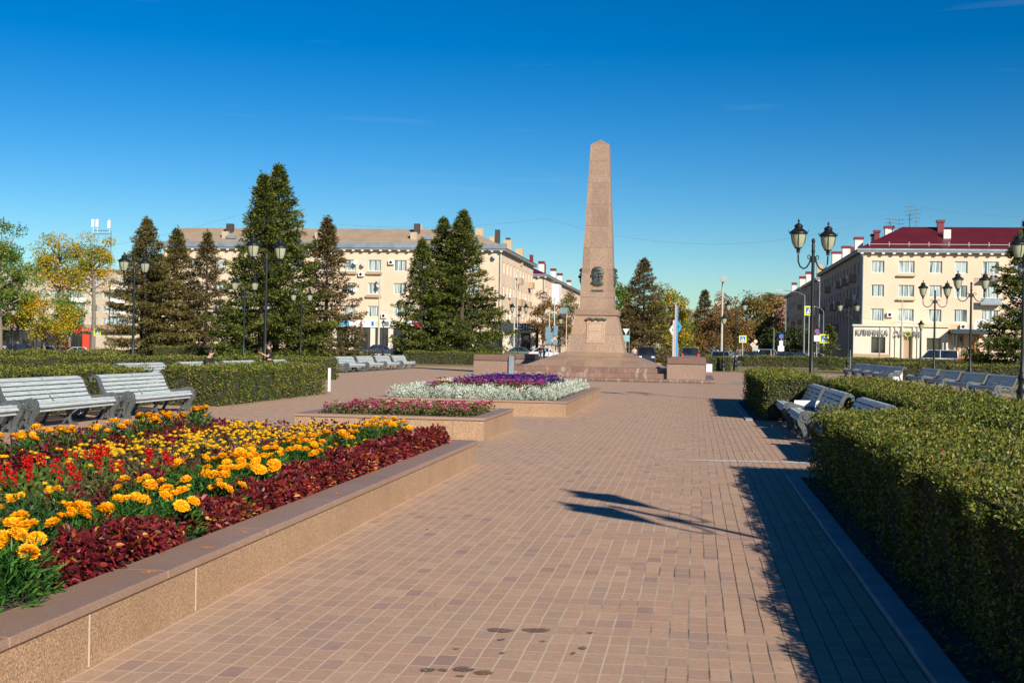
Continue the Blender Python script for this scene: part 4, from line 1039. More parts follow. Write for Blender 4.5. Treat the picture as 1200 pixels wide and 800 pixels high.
def building(name, lab, xa, xb, y0, dep, y1, ze, zr, sgn, wall, side, roofm, cols, rows, scols, srows, leaves_side=2, ncap=None, eave=EAVE, gf=None):
    b = thing(name, lab, 'building', ((xa+xb)/2, y0+6, 0)); L = b.location
    fr = lambda u, z, d: (u-L.x, y0+d-L.y, z-L.z)
    sd = lambda u, z, d: (xa+sgn*d-L.x, u-L.y, z-L.z)
    holes = [(c-w/2, c+w/2, r0, r1) for c, w in cols for r0, r1 in rows]
    m = MB(); facade(m, min(xa, xb), max(xa, xb), 0, ze, holes, fr)
    m.box(min(xa, xb)-L.x+.3, max(xa, xb)-L.x-.3, y0+.30-L.y, y0+dep-L.y, 0, ze-.05)
    m.build('front_wall', wall, b)
    sh = [(c-w/2, c+w/2, r0, r1) for c, w in scols for r0, r1 in srows]
    m = MB(); facade(m, y0, y1, 0, ze, sh, sd); x0_ = xa+sgn*.3; x1_ = xa+sgn*dep
    m.box(min(x0_, x1_)-L.x, max(x0_, x1_)-L.x, y0+dep-L.y, y1-.01-L.y, 0, ze-.05); m.box(min(x0_, x1_)-L.x, max(x0_, x1_)-L.x, y0+.31-L.y, y0+dep-.01-L.y, 0, ze-.06)
    m.add([(xa-L.x, y1-L.y, 0), (xa+sgn*dep-L.x, y1-L.y, 0), (xa+sgn*dep-L.x, y1-L.y, ze), (xa-L.x, y1-L.y, ze)], [(0, 1, 2, 3)])
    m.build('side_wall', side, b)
    wl = []
    for a, c, d, e in holes:
        wl.append(window(fr, a, c, d, e, b, leaves=3 if c-a > 1.7 else 2))
    for a, c, d, e in sh: window(sd, a, c, d, e, b, leaves=2, glass=GLASSD if random.random() < .4 else GLASS)
    # cornice: boxed eave with brackets
    e = MB(); ov = .62
    X0, X1 = min(xa, xb), max(xa, xb)
    if sgn > 0: ex0, ex1 = X0-ov, X1
    else: ex0, ex1 = X0, X1+ov
    e.box(ex0-L.x, ex1-L.x, y0-ov-L.y, y0-.002-L.y, ze-.42, ze-.06)
    q = sorted([xa-sgn*ov, xa-sgn*.002]); e.box(q[0]-L.x, q[1]-L.x, y0-L.y, y1+ov-L.y, ze-.42, ze-.06)
    e.build('eave', eave, b)
    g = MB(); g.box(ex0-.08-L.x, ex1+.08-L.x, y0-ov-.1-L.y, y0-ov-.005-L.y, ze-.14, ze+.10); g.build('gutter', GUTTER, b)
    k = MB(); u = ex0+.4
    while u < ex1: k.box(u-L.x, u+.35-L.x, y0-ov-.02-L.y, y0-.1-L.y, ze-.60, ze-.425); u += 1.35
    k.build('eave_bracket', FRAMEW, b)
    lroof(xa, xb, y0, dep, y1, ze+.02, zr, sgn, roofm, b)
    d = MB().tube([(xa+sgn*.15-L.x, y0-.12-L.y, .2), (xa+sgn*.15-L.x, y0-.12-L.y, ze-.9), (xa-sgn*.3-L.x, y0-.5-L.y, ze-.3)], .085, 6)
    d.build('downpipe', GUTTER, b)
    return b, fr, sd
def zat(y, px, Y): return at(px, y, Y)[1]
def xat(px, Y): return at(px, 400, Y)[0]
# right clinic building
YR = 172
xa = at(1009, 360, YR)[0]
rows = [(zat(376, 1029, YR), zat(361.5, 1029, YR)), (zat(347.5, 1029, YR), zat(333.5, 1029, YR)), (zat(319.5, 1029, YR), zat(305.5, 1029, YR))]
cols = [(at(1028.5, 340, YR)[0], 1.6), (at(1062, 340, YR)[0], 2.0), (at(1096.2, 340, YR)[0], 1.6), (at(1126, 340, YR)[0], 1.6), (at(1160.5, 340, YR)[0], 2.0), (at(1193, 340, YR)[0], 1.6), (at(1226, 340, YR)[0], 1.6)]
scols = [(YR+3.2+i*4.1, 1.35) for i in range(13)]
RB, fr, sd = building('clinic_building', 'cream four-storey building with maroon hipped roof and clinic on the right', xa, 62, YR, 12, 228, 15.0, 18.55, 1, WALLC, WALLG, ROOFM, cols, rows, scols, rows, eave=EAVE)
L = RB.location
# balconies and ledges on the front
for ci, ri, full in ((1, 2, 0), (1, 1, 0), (4, 2, 1), (4, 1, 1)):
    c, w = cols[ci]; z0 = rows[ri][0]
    m = MB()
    if not full:
        m.add(*bx(fr, c-w/2-.15, c+w/2+.15, z0-.42, z0-.30, -.45, -.002)).add(*bx(fr, c-w/2-.15, c+w/2+.15, z0-.30, z0-.14, -.45, -.40))
        m.build('window_ledge', WALLP, RB)
    else:
        m.add(*bx(fr, c-1.35, c+1.2, z0-.95, z0-.80, -.95, -.002)).build('balcony', EAVE, RB)
        r = MB().add(*bx(fr, c-1.35, c+1.2, z0-.80, z0-.05, -.95, -.91)) if ri == 1 else MB()
        if ri == 2:
            for q in range(18): r.add(*bx(fr, c-1.33+q*.148, c-1.30+q*.148, z0-.80, z0-.02, -.94, -.92))
            r.add(*bx(fr, c-1.35, c+1.2, z0-.04, z0, -.95, -.91))
        r.build('balcony_rail', GUTTER if ri == 1 else BLACK, RB)
def ac(fn, u, z, parent, s=1.0):
    m = MB().add(*bx(fn, u-.42*s, u+.42*s, z, z+.6*s, -.42, -.12)).build('air_conditioner', WHITE, parent)
    f = MB(); n = 12
    pts = [fn(u-.08*s+.22*s*math.cos(2*PI*k/n), z+.3*s+.22*s*math.sin(2*PI*k/n), -.43) for k in range(n)]
    f.add(pts, [tuple(range(n))]).build('fan_grille', BLACK, m)
ac(fr, at(1043, 360, YR)[0], zat(371.5, 1043, YR), RB); ac(fr, at(1166, 360, YR)[0], zat(327, 1166, YR), RB); ac(fr, at(1129, 360, YR)[0], zat(385.5, 1129, YR), RB)
m = MB(); m.add(*bx(fr, xa+.01, 62, zat(384, 1050, YR), zat(378.5, 1050, YR), -.015, -.004)); m.build('peach_band', WALLP, RB)
# snow guards and eave posts on the roof
m = MB()
for i in range(16):
    u = xa+1+i*2.5; m.add(*bx(fr, u-.04, u+.04, 15.35, 16.05, .3, .38))
m.add(*bx(fr, xa+.8, 60, 15.72, 15.78, .30, .34)).build('snow_guard', POLE, RB)
# balconies on the shaded side
rb = MB(); rb2 = MB()
for i, k in ((1, 2), (3, 2), (3, 1), (5, 2), (5, 1), (7, 1), (9, 2), (2, 1), (6, 0), (8, 0), (11, 1)):
    c, w = scols[i]; z0 = rows[k][0]
    rb.add(*bx(sd, c-1.3, c+1.3, z0-.95, z0-.82, -.9, -.002)); rb2.add(*bx(sd, c-1.3, c+1.3, z0-.82, z0+.05, -.9, -.86)); rb2.add(*bx(sd, c-1.3, c-1.26, z0-.82, z0+.05, -.9, -.01))
rb.build('balcony', EAVE, RB); rb2.build('balcony_rail', STONEB, RB)
for i, k in ((0, 1), (4, 2), (6, 1), (2, 2), (8, 1)): ac(sd, scols[i][0]+1.4, rows[k][0]-.2, RB)
for (a, b_, c, d, Y, mt, cp) in [(1106, 1114.5, 269, 286, 174.5, CHIMW, None), (1099, 1106.5, 257.5, 279, 176.5, MAROON, MAROON), (1037.5, 1047.5, 264.5, 278, 182, CHIMW, MAROON), (1025, 1031, 269.5, 283, 186, MAROON, MAROON), (1002, 1011.5, 277.5, 292, 186, CHIMW, MAROON), (987.5, 996.5, 288, 301, 198, CHIMW, MAROON), (975.5, 986, 294.5, 309, 210, CHIMW, MAROON), (997, 1001, 289, 296, 199, MAROON, None), (1021.5, 1025, 274, 284, 187, CHIMW, MAROON)]:
    chimney(a, b_, c, d, Y, RB, mt, cp)
# antennas
def antenna(px, y0, y1, Y, parent, arms=True):
    X, z1 = at(px, y0, Y); z0 = at(px, y1, Y)[1]-1; LL = parent.location
    m = MB().tube([(X-LL.x, Y-LL.y, z0), (X-LL.x, Y-LL.y, z1)], .05, 5)
    if arms:
        for q in range(4): m.tube([(X-LL.x-.7+.1*q, Y-LL.y, z1-.2-q*.55), (X-LL.x+.7-.1*q, Y-LL.y, z1-.2-q*.55)], .03, 4)
    m.build('antenna', POLED, parent)
antenna(1066.5, 241, 270, 180, RB); antenna(1074, 244, 270, 179, RB); antenna(1043, 255, 270, 183, RB); antenna(1054, 256, 269, 181, RB)
# clinic front: stone cladding with pilasters, pediment, doorway
YA = YR-1.2
far_ = lambda u, z, d: (u-L.x, YA+d-L.y, z-L.z)
ax0 = at(1000, 400, YA)[0]; ax1 = at(1111, 400, YA)[0]; azt = zat(382.5, 1040, YA)
def rc(px0, px1, y0, y1): return (at(px0, 400, YA)[0], at(px1, 400, YA)[0], zat(y1, (px0+px1)/2, YA), zat(y0, (px0+px1)/2, YA))
hs = [rc(1021, 1037.5, 394.5, 413.5), rc(1086, 1102.5, 396, 414), (at(1062, 400, YA)[0]-.35, at(1068, 400, YA)[0], 0, zat(392.5, 1065, YA))]
m = MB(); facade(m, ax0, ax1, 0, azt, hs, far_, .5)
m.add([far_(ax0, 0, 0), far_(ax0, azt, 0), far_(ax0, azt, 1.19), far_(ax0, 0, 1.19)], [(0, 1, 2, 3)]); m.add([far_(ax1, 0, 0), far_(ax1, azt, 0), far_(ax1, azt, 1.19), far_(ax1, 0, 1.19)], [(0, 1, 2, 3)])
m.add([far_(ax0, azt, 0), far_(ax1, azt, 0), far_(ax1, azt, 1.19), far_(ax0, azt, 1.19)], [(0, 1, 2, 3)])
m.build('clinic_cladding', STONE, RB)
for h in hs[:2]: window(far_, *h, RB, glass=GLASSD, leaves=2, depth=.3, fm=BLACK)
MB().add(*bx(far_, *hs[2], .35, .4)).build('door', WOOD if False else STONEB, RB)
m = MB(); m.add(*bx(far_, ax0-.15, ax1+.15, azt, azt+.22, -.25, 1.18))
for px in (1044.5, 1050, 1057, 1070.5, 1076, 1080): u = at(px, 400, YA)[0]; m.add(*bx(far_, u-.14, u+.14, 0, azt-.001, -.16, -.002))
m.build('pilasters', STONE, RB)
pc = at(1063, 400, YA)[0]
m = MB().add([far_(pc-2.1, azt+.225, -.2), far_(pc+2.1, azt+.225, -.2), far_(pc, azt+.95, -.2), far_(pc-2.1, azt+.225, 1.1), far_(pc+2.1, azt+.225, 1.1), far_(pc, azt+.95, 1.1)], [(0, 1, 2), (5, 4, 3), (0, 2, 5, 3), (1, 4, 5, 2), (0, 3, 4, 1)])
m.build('pediment', STONE, RB)
MB().add(*bx(far_, ax0-.03, at(1043, 400, YA)[0], 0, zat(414.5, 1020, YA), -.1, -.003)).build('plinth', STONEB, RB); MB().add(*bx(far_, at(1082, 400, YA)[0], ax1, 0, zat(416, 1095, YA), -.1, -.003)).build('plinth', STONEB, RB)
zl = zat(392.5, 1022, YA)
LETG = simple('brushed_grey_letters', (.36, .37, .38), .4, .05, metal=.3)
text('КЛИНИКА', 1.02, LETG, (at(1022, 400, YA)[0]-L.x, YA-.2-L.y, zl-.02), parent=RB, ext=.08, squash=.8)
text('СМ', 1.02, LETG, (at(1053, 400, YA)[0]-L.x, YA-.35-L.y, zl-.12), parent=RB, ext=.08, squash=.75)
text('ТРИ', 1.02, LETG, (at(1072, 400, YA)[0]-L.x, YA-.35-L.y, zl-.15), parent=RB, ext=.08, squash=.66)
o = MB(); n = 16; oc = at(1062.7, 400, YA)[0]-L.x
o.tube([(oc+.36*math.cos(2*PI*k/n), YA-.35-L.y, zl+.22+.34*math.sin(2*PI*k/n)) for k in range(n+1)], .09, 6); o.build('eye_ring_letter', simple('lime_letter', (.35, .5, .03), .4), RB)
# dark canopy porch
px0, px1 = at(1112.5, 400, YA)[0], at(1156.5, 400, YA)[0]; zc0, zc1 = zat(391.5, 1130, YA), zat(386, 1130, YA)
m = MB().add(*bx(far_, px0, px1, zc0, zc1, -1.8, 1.18)); m.build('porch_canopy', TEAL, RB, bevel=.05)
m = MB()
for px in (1114, 1118, 1135, 1155): u = at(px, 400, YA)[0]; m.add(*bx(far_, u-.09, u+.09, .5, zc0-.002, -1.6, -1.42))
for q in range(14): u = px0+.6+q*(px1-px0-1)/13; m.add(*bx(far_, u-.02, u+.02, .6, 1.5, -1.55, -1.5))
m.add(*bx(far_, px0+.5, px1-.3, 1.5, 1.56, -1.58, -1.48)); m.build('porch_post', TEAL, RB)
m = MB().add(*bx(far_, px0+.3, px1-.1, 0, .5, -1.9, 1.18)).build('porch_floor', WOOD if False else STONEB, RB)
for a, b_ in ((1118.5, 1131), (1140, 1149)):
    d0, d1 = at(a, 400, YA)[0], at(b_, 400, YA)[0]
    q = MB()
    for s in ((d0, d0+.18), (d1-.18, d1), ((d0+d1)/2-.1, (d0+d1)/2+.1)): q.add(*bx(far_, *s, .5, zc0-.3, .9, 1.1))
    q.add(*bx(far_, d0+.181, d1-.181, .5, 1.35, .95, 1.08)).add(*bx(far_, d0, d1, zc0-.299, zc0-.01, .9, 1.1)); dd = q.build('wooden_door', WOOD, RB)
    MB().add(*bx(far_, d0+.19, d1-.19, 1.36, zc0-.31, 1.0, 1.03)).build('pane', GLASSD if a > 1130 else GLASS, dd)
n = 14; ac_ = at(1147.5, 400, YA)[0]; rr = .95; 
arch = [(ac_-rr, zc1)]+[(ac_+rr*math.cos(PI-PI*k/n), zc1+.55+rr*.8*math.sin(PI*k/n)) for k in range(n+1)]+[(ac_+rr, zc1)]
MB().add([far_(x, z+.01, -1.2) for x, z in arch]+[far_(x, z+.01, -1.1) for x, z in arch], [tuple(range(len(arch))), tuple(range(2*len(arch)-1, len(arch)-1, -1))]+[(k, k+len(arch), (k+1) % len(arch)+len(arch), (k+1) % len(arch)) for k in range(len(arch))]).build('arched_sign', WHITE, RB)

# second right building behind
xa2 = at(965, 360, 240)[0]; xa2 = 22.6
ze2 = 15.2
r2 = [(4.9, 6.5), (8.2, 9.8), (11.5, 13.1)]
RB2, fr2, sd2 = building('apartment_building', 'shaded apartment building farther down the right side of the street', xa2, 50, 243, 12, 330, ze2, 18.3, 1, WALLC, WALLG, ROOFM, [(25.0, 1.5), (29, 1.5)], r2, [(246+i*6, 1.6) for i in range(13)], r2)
for (a, b_, c, d, Y) in [(957.5, 964.5, 309.5, 322, 250), (945, 953.5, 318, 328, 262), (937.5, 944, 323.5, 334, 272), (928.5, 933.5, 331, 339, 292)]: chimney(a, b_, c, d, Y, RB2, CHIMB if a > 955 else CHIMW, MAROON if a < 955 else None, .5)
m = MB()
for i, k in ((1, 0), (1, 1), (3, 1), (4, 0), (6, 2), (6, 1), (9, 1)): m.add(*bx(sd2, 246+i*6-1.5, 246+i*6+1.5, r2[k][0]-.9, r2[k][0]+.1, -.95, -.01))
m.build('balcony', STONEB, RB2)

# left building
YL = 180; xl = at(587, 340, YL)[0]; xr = at(192, 300, YL)[0]; zeL = zat(290.5, 560, YL)
rows = [(zat(371, 440, YL), zat(358.5, 440, YL)), (zat(344.5, 440, YL), zat(331.5, 440, YL)), (zat(317.5, 440, YL), zat(304.5, 440, YL))]
cols = [(at(px, 340, YL)[0], 1.85) for px in (227, 257, 287, 318, 348, 378, 409, 438.5, 468.5, 498, 526, 554)]
scl = [(YL+2.6+i*3.5, 1.2) for i in range(10)]
LB, fl, sl = building('corner_building', 'long cream building with tan sheet roof behind the spruces on the left', xl, xr, YL, 12, 216, zeL, zat(268.5, 500, YL+6), -1, WALLC, WALLC, ROOFT, cols, rows, scl, rows)
L = LB.location
m = MB().add(*bx(fl, xr-.8, xl+.75, zeL+.12, zeL+.62, -.55, .1)); m.xf(Matrix.Translation((0, 0, 0))).build('metal_eave_strip', GUTTER, LB)
for ci, ri in ((7, 2), (7, 1), (6, 2), (5, 1)):
    c, w = cols[ci]; z0 = rows[ri][0]
    MB().add(*bx(fl, c-w/2-.2, c+w/2+.2, z0-.5, z0-.32, -.4, -.002)).add(*bx(fl, c-w/2-.2, c+w/2+.2, z0-.32, z0-.12, -.4, -.35)).build('window_ledge', STONEB, LB)
for px, py in ((422.5, 322), (457.5, 308), (450, 370.5)): ac(fl, at(px, 400, YL)[0], zat(py+2, px, YL), LB)
for (px, py) in ((426, 309), (417, 307), (444.5, 329), (444, 334), (416, 339), (580, 300)):
    X, z = at(px, py, YL-.5); n = 10
    pts = [(X+.38*math.cos(2*PI*k/n)-L.x, YL-.6-L.y+.15*math.sin(2*PI*k/n), z+.38*math.sin(2*PI*k/n)) for k in range(n)]
    d = MB().add(pts, [tuple(range(n))]); d.tube([(X-L.x, YL-.6-L.y, z), (X-L.x, YL-L.y, z-.2)], .04, 5); d.build('satellite_dish', WHITE if px < 420 else POLE, LB)
for (a, b_, c, d, Y, mt, cp) in [(485, 491.5, 262, 279, 184, CHIMD, None), (481, 488, 272, 288, 182, CHIMB, None), (580, 585.5, 269, 287, 190, CHIMD, None), (574, 579.5, 277, 286, 190, CHIMB, None), (557, 566, 267.5, 279, 184, CHIMB, None), (590, 599.5, 281, 294, 190, CHIMB, None), (592.5, 597.5, 278.5, 282, 190.2, CHIMD, None), (604, 612.5, 291, 302, 200, CHIMB, None), (265, 272.5, 262, 278, 184, CHIMD, None), (260, 267, 271, 288, 182, CHIMB, None), (376.5, 384, 262, 276, 184, CHIMD, None), (369, 377, 272, 288, 182, CHIMB, None), (491.5, 495, 264, 270, 188, CHIMB, None), (233, 240, 284, 290, 184, CHIMB, None)]:
    chimney(a, b_, c, d, Y, LB, mt, cp)
m = MB()
for u in (xr+9, xl-34, xl-12): m.add(*bx(fl, u, u+1.4, zeL+1.3, zeL+1.75, 1.6, 3.4))
m.build('dormer_hatch', GUTTER, LB)
m = MB(); 
for i, k in ((2, 1), (4, 1), (4, 2), (5, 1), (7, 1), (8, 2), (2, 0), (6, 0)):
    c, w = scl[i]; z0 = rows[k][0]; m.add(*bx(sl, c-1.1, c+1.1, z0-.9, z0+.12, -.85, -.02))
m.build('balcony', STONEB, LB)
for i, k in ((1, 1), (3, 2), (6, 1), (1, 0), (5, 2)): ac(sl, scl[i][0]+1.6, rows[k][0], LB)
# shop fronts on the ground floor
zb0, zb1 = zat(383.5, 440, YL), zat(375, 440, YL)
m = MB().add(*bx(fl, at(392, 400, YL)[0], at(505, 400, YL)[0], zb0, zb1, -.35, -.01)); fa = m.build('shop_fascia', WHITE, LB)
for px, w, mt in ((423.5, .25, RED), (437, .35, BLUE), (405, 1.2, LBLUE), (452, 1.0, POLED), (470, 1.4, YEL), (490, 1.1, RED)):
    u = at(px, 400, YL)[0]; MB().add(*bx(fl, u-w/2, u+w/2, zb0+.2, zb1-.2, -.375, -.352)).build('fascia_mark', mt, fa)
X = at(443.5, 400, YL)[0]; s_ = MB()
for k in range(6):
    a = k*PI/3; s_.add([fl(X, (zb0+zb1)/2, -.38), fl(X+.42*math.cos(a-.35), (zb0+zb1)/2+.42*math.sin(a-.35), -.38), fl(X+.42*math.cos(a+.35), (zb0+zb1)/2+.42*math.sin(a+.35), -.38)], [(0, 1, 2)])
s_.build('flower_emblem', simple('emblem_yellow', (.8, .6, .02)), fa)
m = MB().add(*bx(fl, at(392, 400, YL)[0], at(556, 400, YL)[0], .4, zb0-.02, -.06, -.01)); m.build('shop_window', GLASSD, LB)
for px in (392, 412, 437, 458, 480, 505, 530, 556): u = at(px, 400, YL)[0]; MB().add(*bx(fl, u-.35, u+.35, 0, zb0-.02, -.2, -.061)).build('shop_pier', STONE, LB)
# corner shop with dark sign
YK = 176; KL = thing('corner_shop', 'low cream corner shop with dark sign band and red door', 'shop', (at(605, 400, YK)[0], YK, 0)); L = KL.location
kf = lambda u, z, d: (u-L.x, YK+d-L.y, z)
k0, k1 = at(588.5, 400, YK)[0], at(627, 400, YK)[0]; kz = zat(386.5, 600, YK); kz2 = zat(378.5, 600, YK)
dx0, dx1 = at(610, 400, YK)[0], at(622, 400, YK)[0]
m = MB(); facade(m, k0, k1, 0, kz, [(dx0, dx1, 0, zat(390, 616, YK))], kf, .5)
m.box(k0-L.x, k1-L.x, .55, 3.9, 0, kz-.01); m.add([kf(k1, 0, 0), kf(k1, kz, 0), kf(k1, kz, 3.9), kf(k1, 0, 3.9)], [(0, 1, 2, 3)])
m.build('wall', STONE, KL)
m = MB()
for px in (591, 608, 625.5): u = at(px, 400, YK)[0]; m.add(*bx(kf, u-.22, u+.22, 0, kz-.002, -.15, -.003))
m.build('pilaster', STONE, KL)
MB().add(*bx(kf, at(578, 400, YK)[0], at(632, 400, YK)[0], kz, kz2, -.7, 3.95)).build('sign_band', simple('sign_slate', (.035, .05, .06), .5), KL)
text('ЦЕНАМИ', 1.02, WHITE, (at(620, 400, YK)[0]-L.x, -.74, kz+.13), parent=KL, ext=.03, squash=.95)
d = MB()
for s in ((dx0, dx0+.14), (dx1-.14, dx1), ((dx0+dx1)/2-.08, (dx0+dx1)/2+.08)): d.add(*bx(kf, *s, 0, zat(400, 616, YK), .3, .4))
d.add(*bx(kf, dx0+.141, dx1-.141, zat(401.5, 616, YK), zat(400, 616, YK), .3, .4)); dd = d.build('door', simple('dusty_red', (.30, .07, .06), .5), KL)
MB().add(*bx(kf, dx0, dx1, 0, zat(390, 616, YK), .42, .45)).build('pane', GLASSD, dd)
# second left building
LB2, fl2, sl2 = building('street_building', 'cream building with maroon roof farther down the left side of the street', -28.6, -60, 243, 12, 330, 15.3, 18.2, -1, WALLC, WALLC, ROOFM, [(-33, 1.6)], r2, [(246+i*6, 1.5) for i in range(13)], r2)
for (a, b_, c, d, Y, mt, cp) in [(620.5, 624.5, 298.5, 310, 250, MAROON, None), (631.5, 637.5, 306, 318, 256, CHIMW, MAROON), (637.7, 639.5, 309, 317, 257, MAROON, None), (645.5, 651, 314.5, 325, 275, CHIMW, MAROON), (653, 658.5, 320, 330, 290, CHIMW, MAROON), (664.5, 668.5, 328, 336, 310, CHIMW, MAROON)]: chimney(a, b_, c, d, Y, LB2, mt, cp, .5)
m = MB(); m.add(*bx(sl2, 256.5, 262, 10, 14.2, -1.3, -.01)); m.build('glazed_balcony', WHITE, LB2)
m = MB(); 
for i, k in ((1, 1), (1, 0), (3, 1), (5, 2), (5, 1), (7, 0)): m.add(*bx(sl2, 246+i*6-1.3, 246+i*6+1.3, r2[k][0]-.9, r2[k][0]+.1, -.95, -.01))
m.build('balcony', simple('green_panel', (.22, .42, .30)), LB2)
# far-left five-storey block
YF = 275; f0 = at(-60, 400, YF)[0]; f1 = at(163, 400, YF)[0]; zf = zat(317, 100, YF); dzf = -.9
FB = thing('panel_block', 'five-storey beige block with glazed balconies behind the yellow trees', 'building', ((f0+f1)/2, YF, dzf)); L = FB.location
ff = lambda u, z, d: (u-L.x, YF+d-L.y, z-L.z)
frs = [(zat(y0+3.9, 100, YF), zat(y0-3.9, 100, YF)) for y0 in (376.2, 361, 345.5, 330)]
fc = [at(px, 400, YF)[0] for px in (-40, -20, 5, 28, 48.5, 61.5, 75, 109, 124, 150)]
hs = [(c-.95, c+.95, a, b_) for c in fc for a, b_ in frs]
m = MB(); facade(m, f0, f1, dzf, zf, hs, ff, .2); m.box(f0-L.x, f1-L.x, .3, 12, 0, zf-L.z-.02)
m.add([ff(f1, dzf, 0), ff(f1, dzf, 12), ff(f1, zf, 12), ff(f1, zf, 0)], [(0, 1, 2, 3)]); m.build('wall', WALLK, FB)
for h in hs: window(ff, *h, FB, leaves=2)
MB().box(f0-L.x-.3, f1-L.x+.3, -.3, 12.3, zf-L.z, zf-L.z+.3).build('roof', EAVE, FB)
for px0_, px1_ in ((82, 99), (131, 147)):
    for a, b_ in frs:
        u0, u1 = at(px0_, 400, YF)[0], at(px1_, 400, YF)[0]
        o = MB().add(*bx(ff, u0, u1, a-1.0, a+.05, -1.2, -.01)).build('balcony', WHITE, FB)
        MB().add(*bx(ff, u0+.05, u1-.05, a+.06, b_+.1, -1.15, -.01)).build('glazing', GLASS, o)
m = MB().add(*bx(ff, f0, f1, zat(388, 100, YF), zat(380, 100, YF), -1.3, -.01)); m.build('shop_fascia', simple('tan_fascia', (.40, .27, .17)), FB)
m = MB().add(*bx(ff, f0+1, at(112, 400, YF)[0], dzf, zat(388.5, 100, YF), -1.0, -.01)); m.build('shop_front', GLASSD, FB)
MB().add(*bx(ff, at(99.5, 400, YF)[0], at(107.5, 400, YF)[0], dzf, zat(391.5, 100, YF), -1.25, -1.01)).build('red_shop_door', simple('scarlet_panel', (.62, .06, .03)), FB)
X, z = at(94.5, 385, YF); n = 16
MB().add([(X+1.1*math.cos(2*PI*k/n)-L.x, -1.36, z+1.1*math.sin(2*PI*k/n)-L.z) for k in range(n)], [tuple(range(n))]).build('sign_disc', RED, FB)
text('1', 1.9, WHITE, (X-L.x, -1.40, z-.7-L.z), parent=FB, ext=.02)
text('Znak', 1.9, RED, (at(104, 400, YF)[0]-L.x, -1.40, z-.65-L.z), parent=FB, ext=.02)
# telecom antennas on its roof
for px in (109, 114, 128):
    X, z1_ = at(px, 257, YF+5); _, z0_ = at(px, 266, YF+5)
    m = MB().box(X-.3-L.x, X+.3-L.x, 4.8, 5.1, z0_-L.z-(.3 if px > 120 else 0), z1_-L.z-(.3 if px > 120 else 0)); m.tube([(X-L.x, 5.2, z0_-L.z-1.2), (X-L.x, 5.2, z1_-L.z)], .08, 5); m.build('telecom_panel', WHITE, FB)
X0_, z0_ = at(109, 270, YF+5); X1_, z1_ = at(128, 274, YF+5)
m = MB().tube([(X0_-L.x, 5.2, z0_-L.z), (X1_-L.x, 5.2, z0_-L.z)], .1, 5).tube([(X0_-L.x, 5.2, z0_-L.z-.8), (X1_-L.x, 5.2, z0_-L.z-.8)], .1, 5); m.tube([(at(118, 270, YF)[0]-L.x, 5.2, zf-L.z), (at(118, 270, YF)[0]-L.x, 5.2, z0_-L.z)], .12, 6); m.build('antenna_frame', POLED, FB)
# distant towers over the trees
def tower(px0, px1, y0, Y, mat, lab):
    a, z = at(px0, y0, Y); b_ = at(px1, y0, Y)[0]; t = thing('distant_tower', lab, 'building', ((a+b_)/2, Y, 0)); w = (b_-a)/2
    hs = [(-w+1.2+i*3.2, -w+2.7+i*3.2, 2+3*k, 3.6+3*k) for i in range(int((2*w-1)//3.2)) for k in range(int((z-3)//3))]
    m = MB(); facade(m, -w, w, 0, z, hs, lambda u, zz, d: (u, d, zz), .2); m.box(-w, w, .3, 14, 0, z-.01); m.build('wall', mat, t)
    MB().add([(-w+.1, .2, 1), (w-.1, .2, 1), (w-.1, .2, z-1), (-w+.1, .2, z-1)], [(0, 1, 2, 3)]).build('pane', GLASSD, t)
    MB().box(-w-.3, w+.3, -.3, 14.3, z, z+.6).build('roof', EAVE, t)
tower(838, 856, 352, 620, WALLK, 'distant pale tower block above the rusty trees')
tower(903, 925, 346, 480, simple('brick_red', (.36, .17, .11)), 'distant red brick building behind the right street')

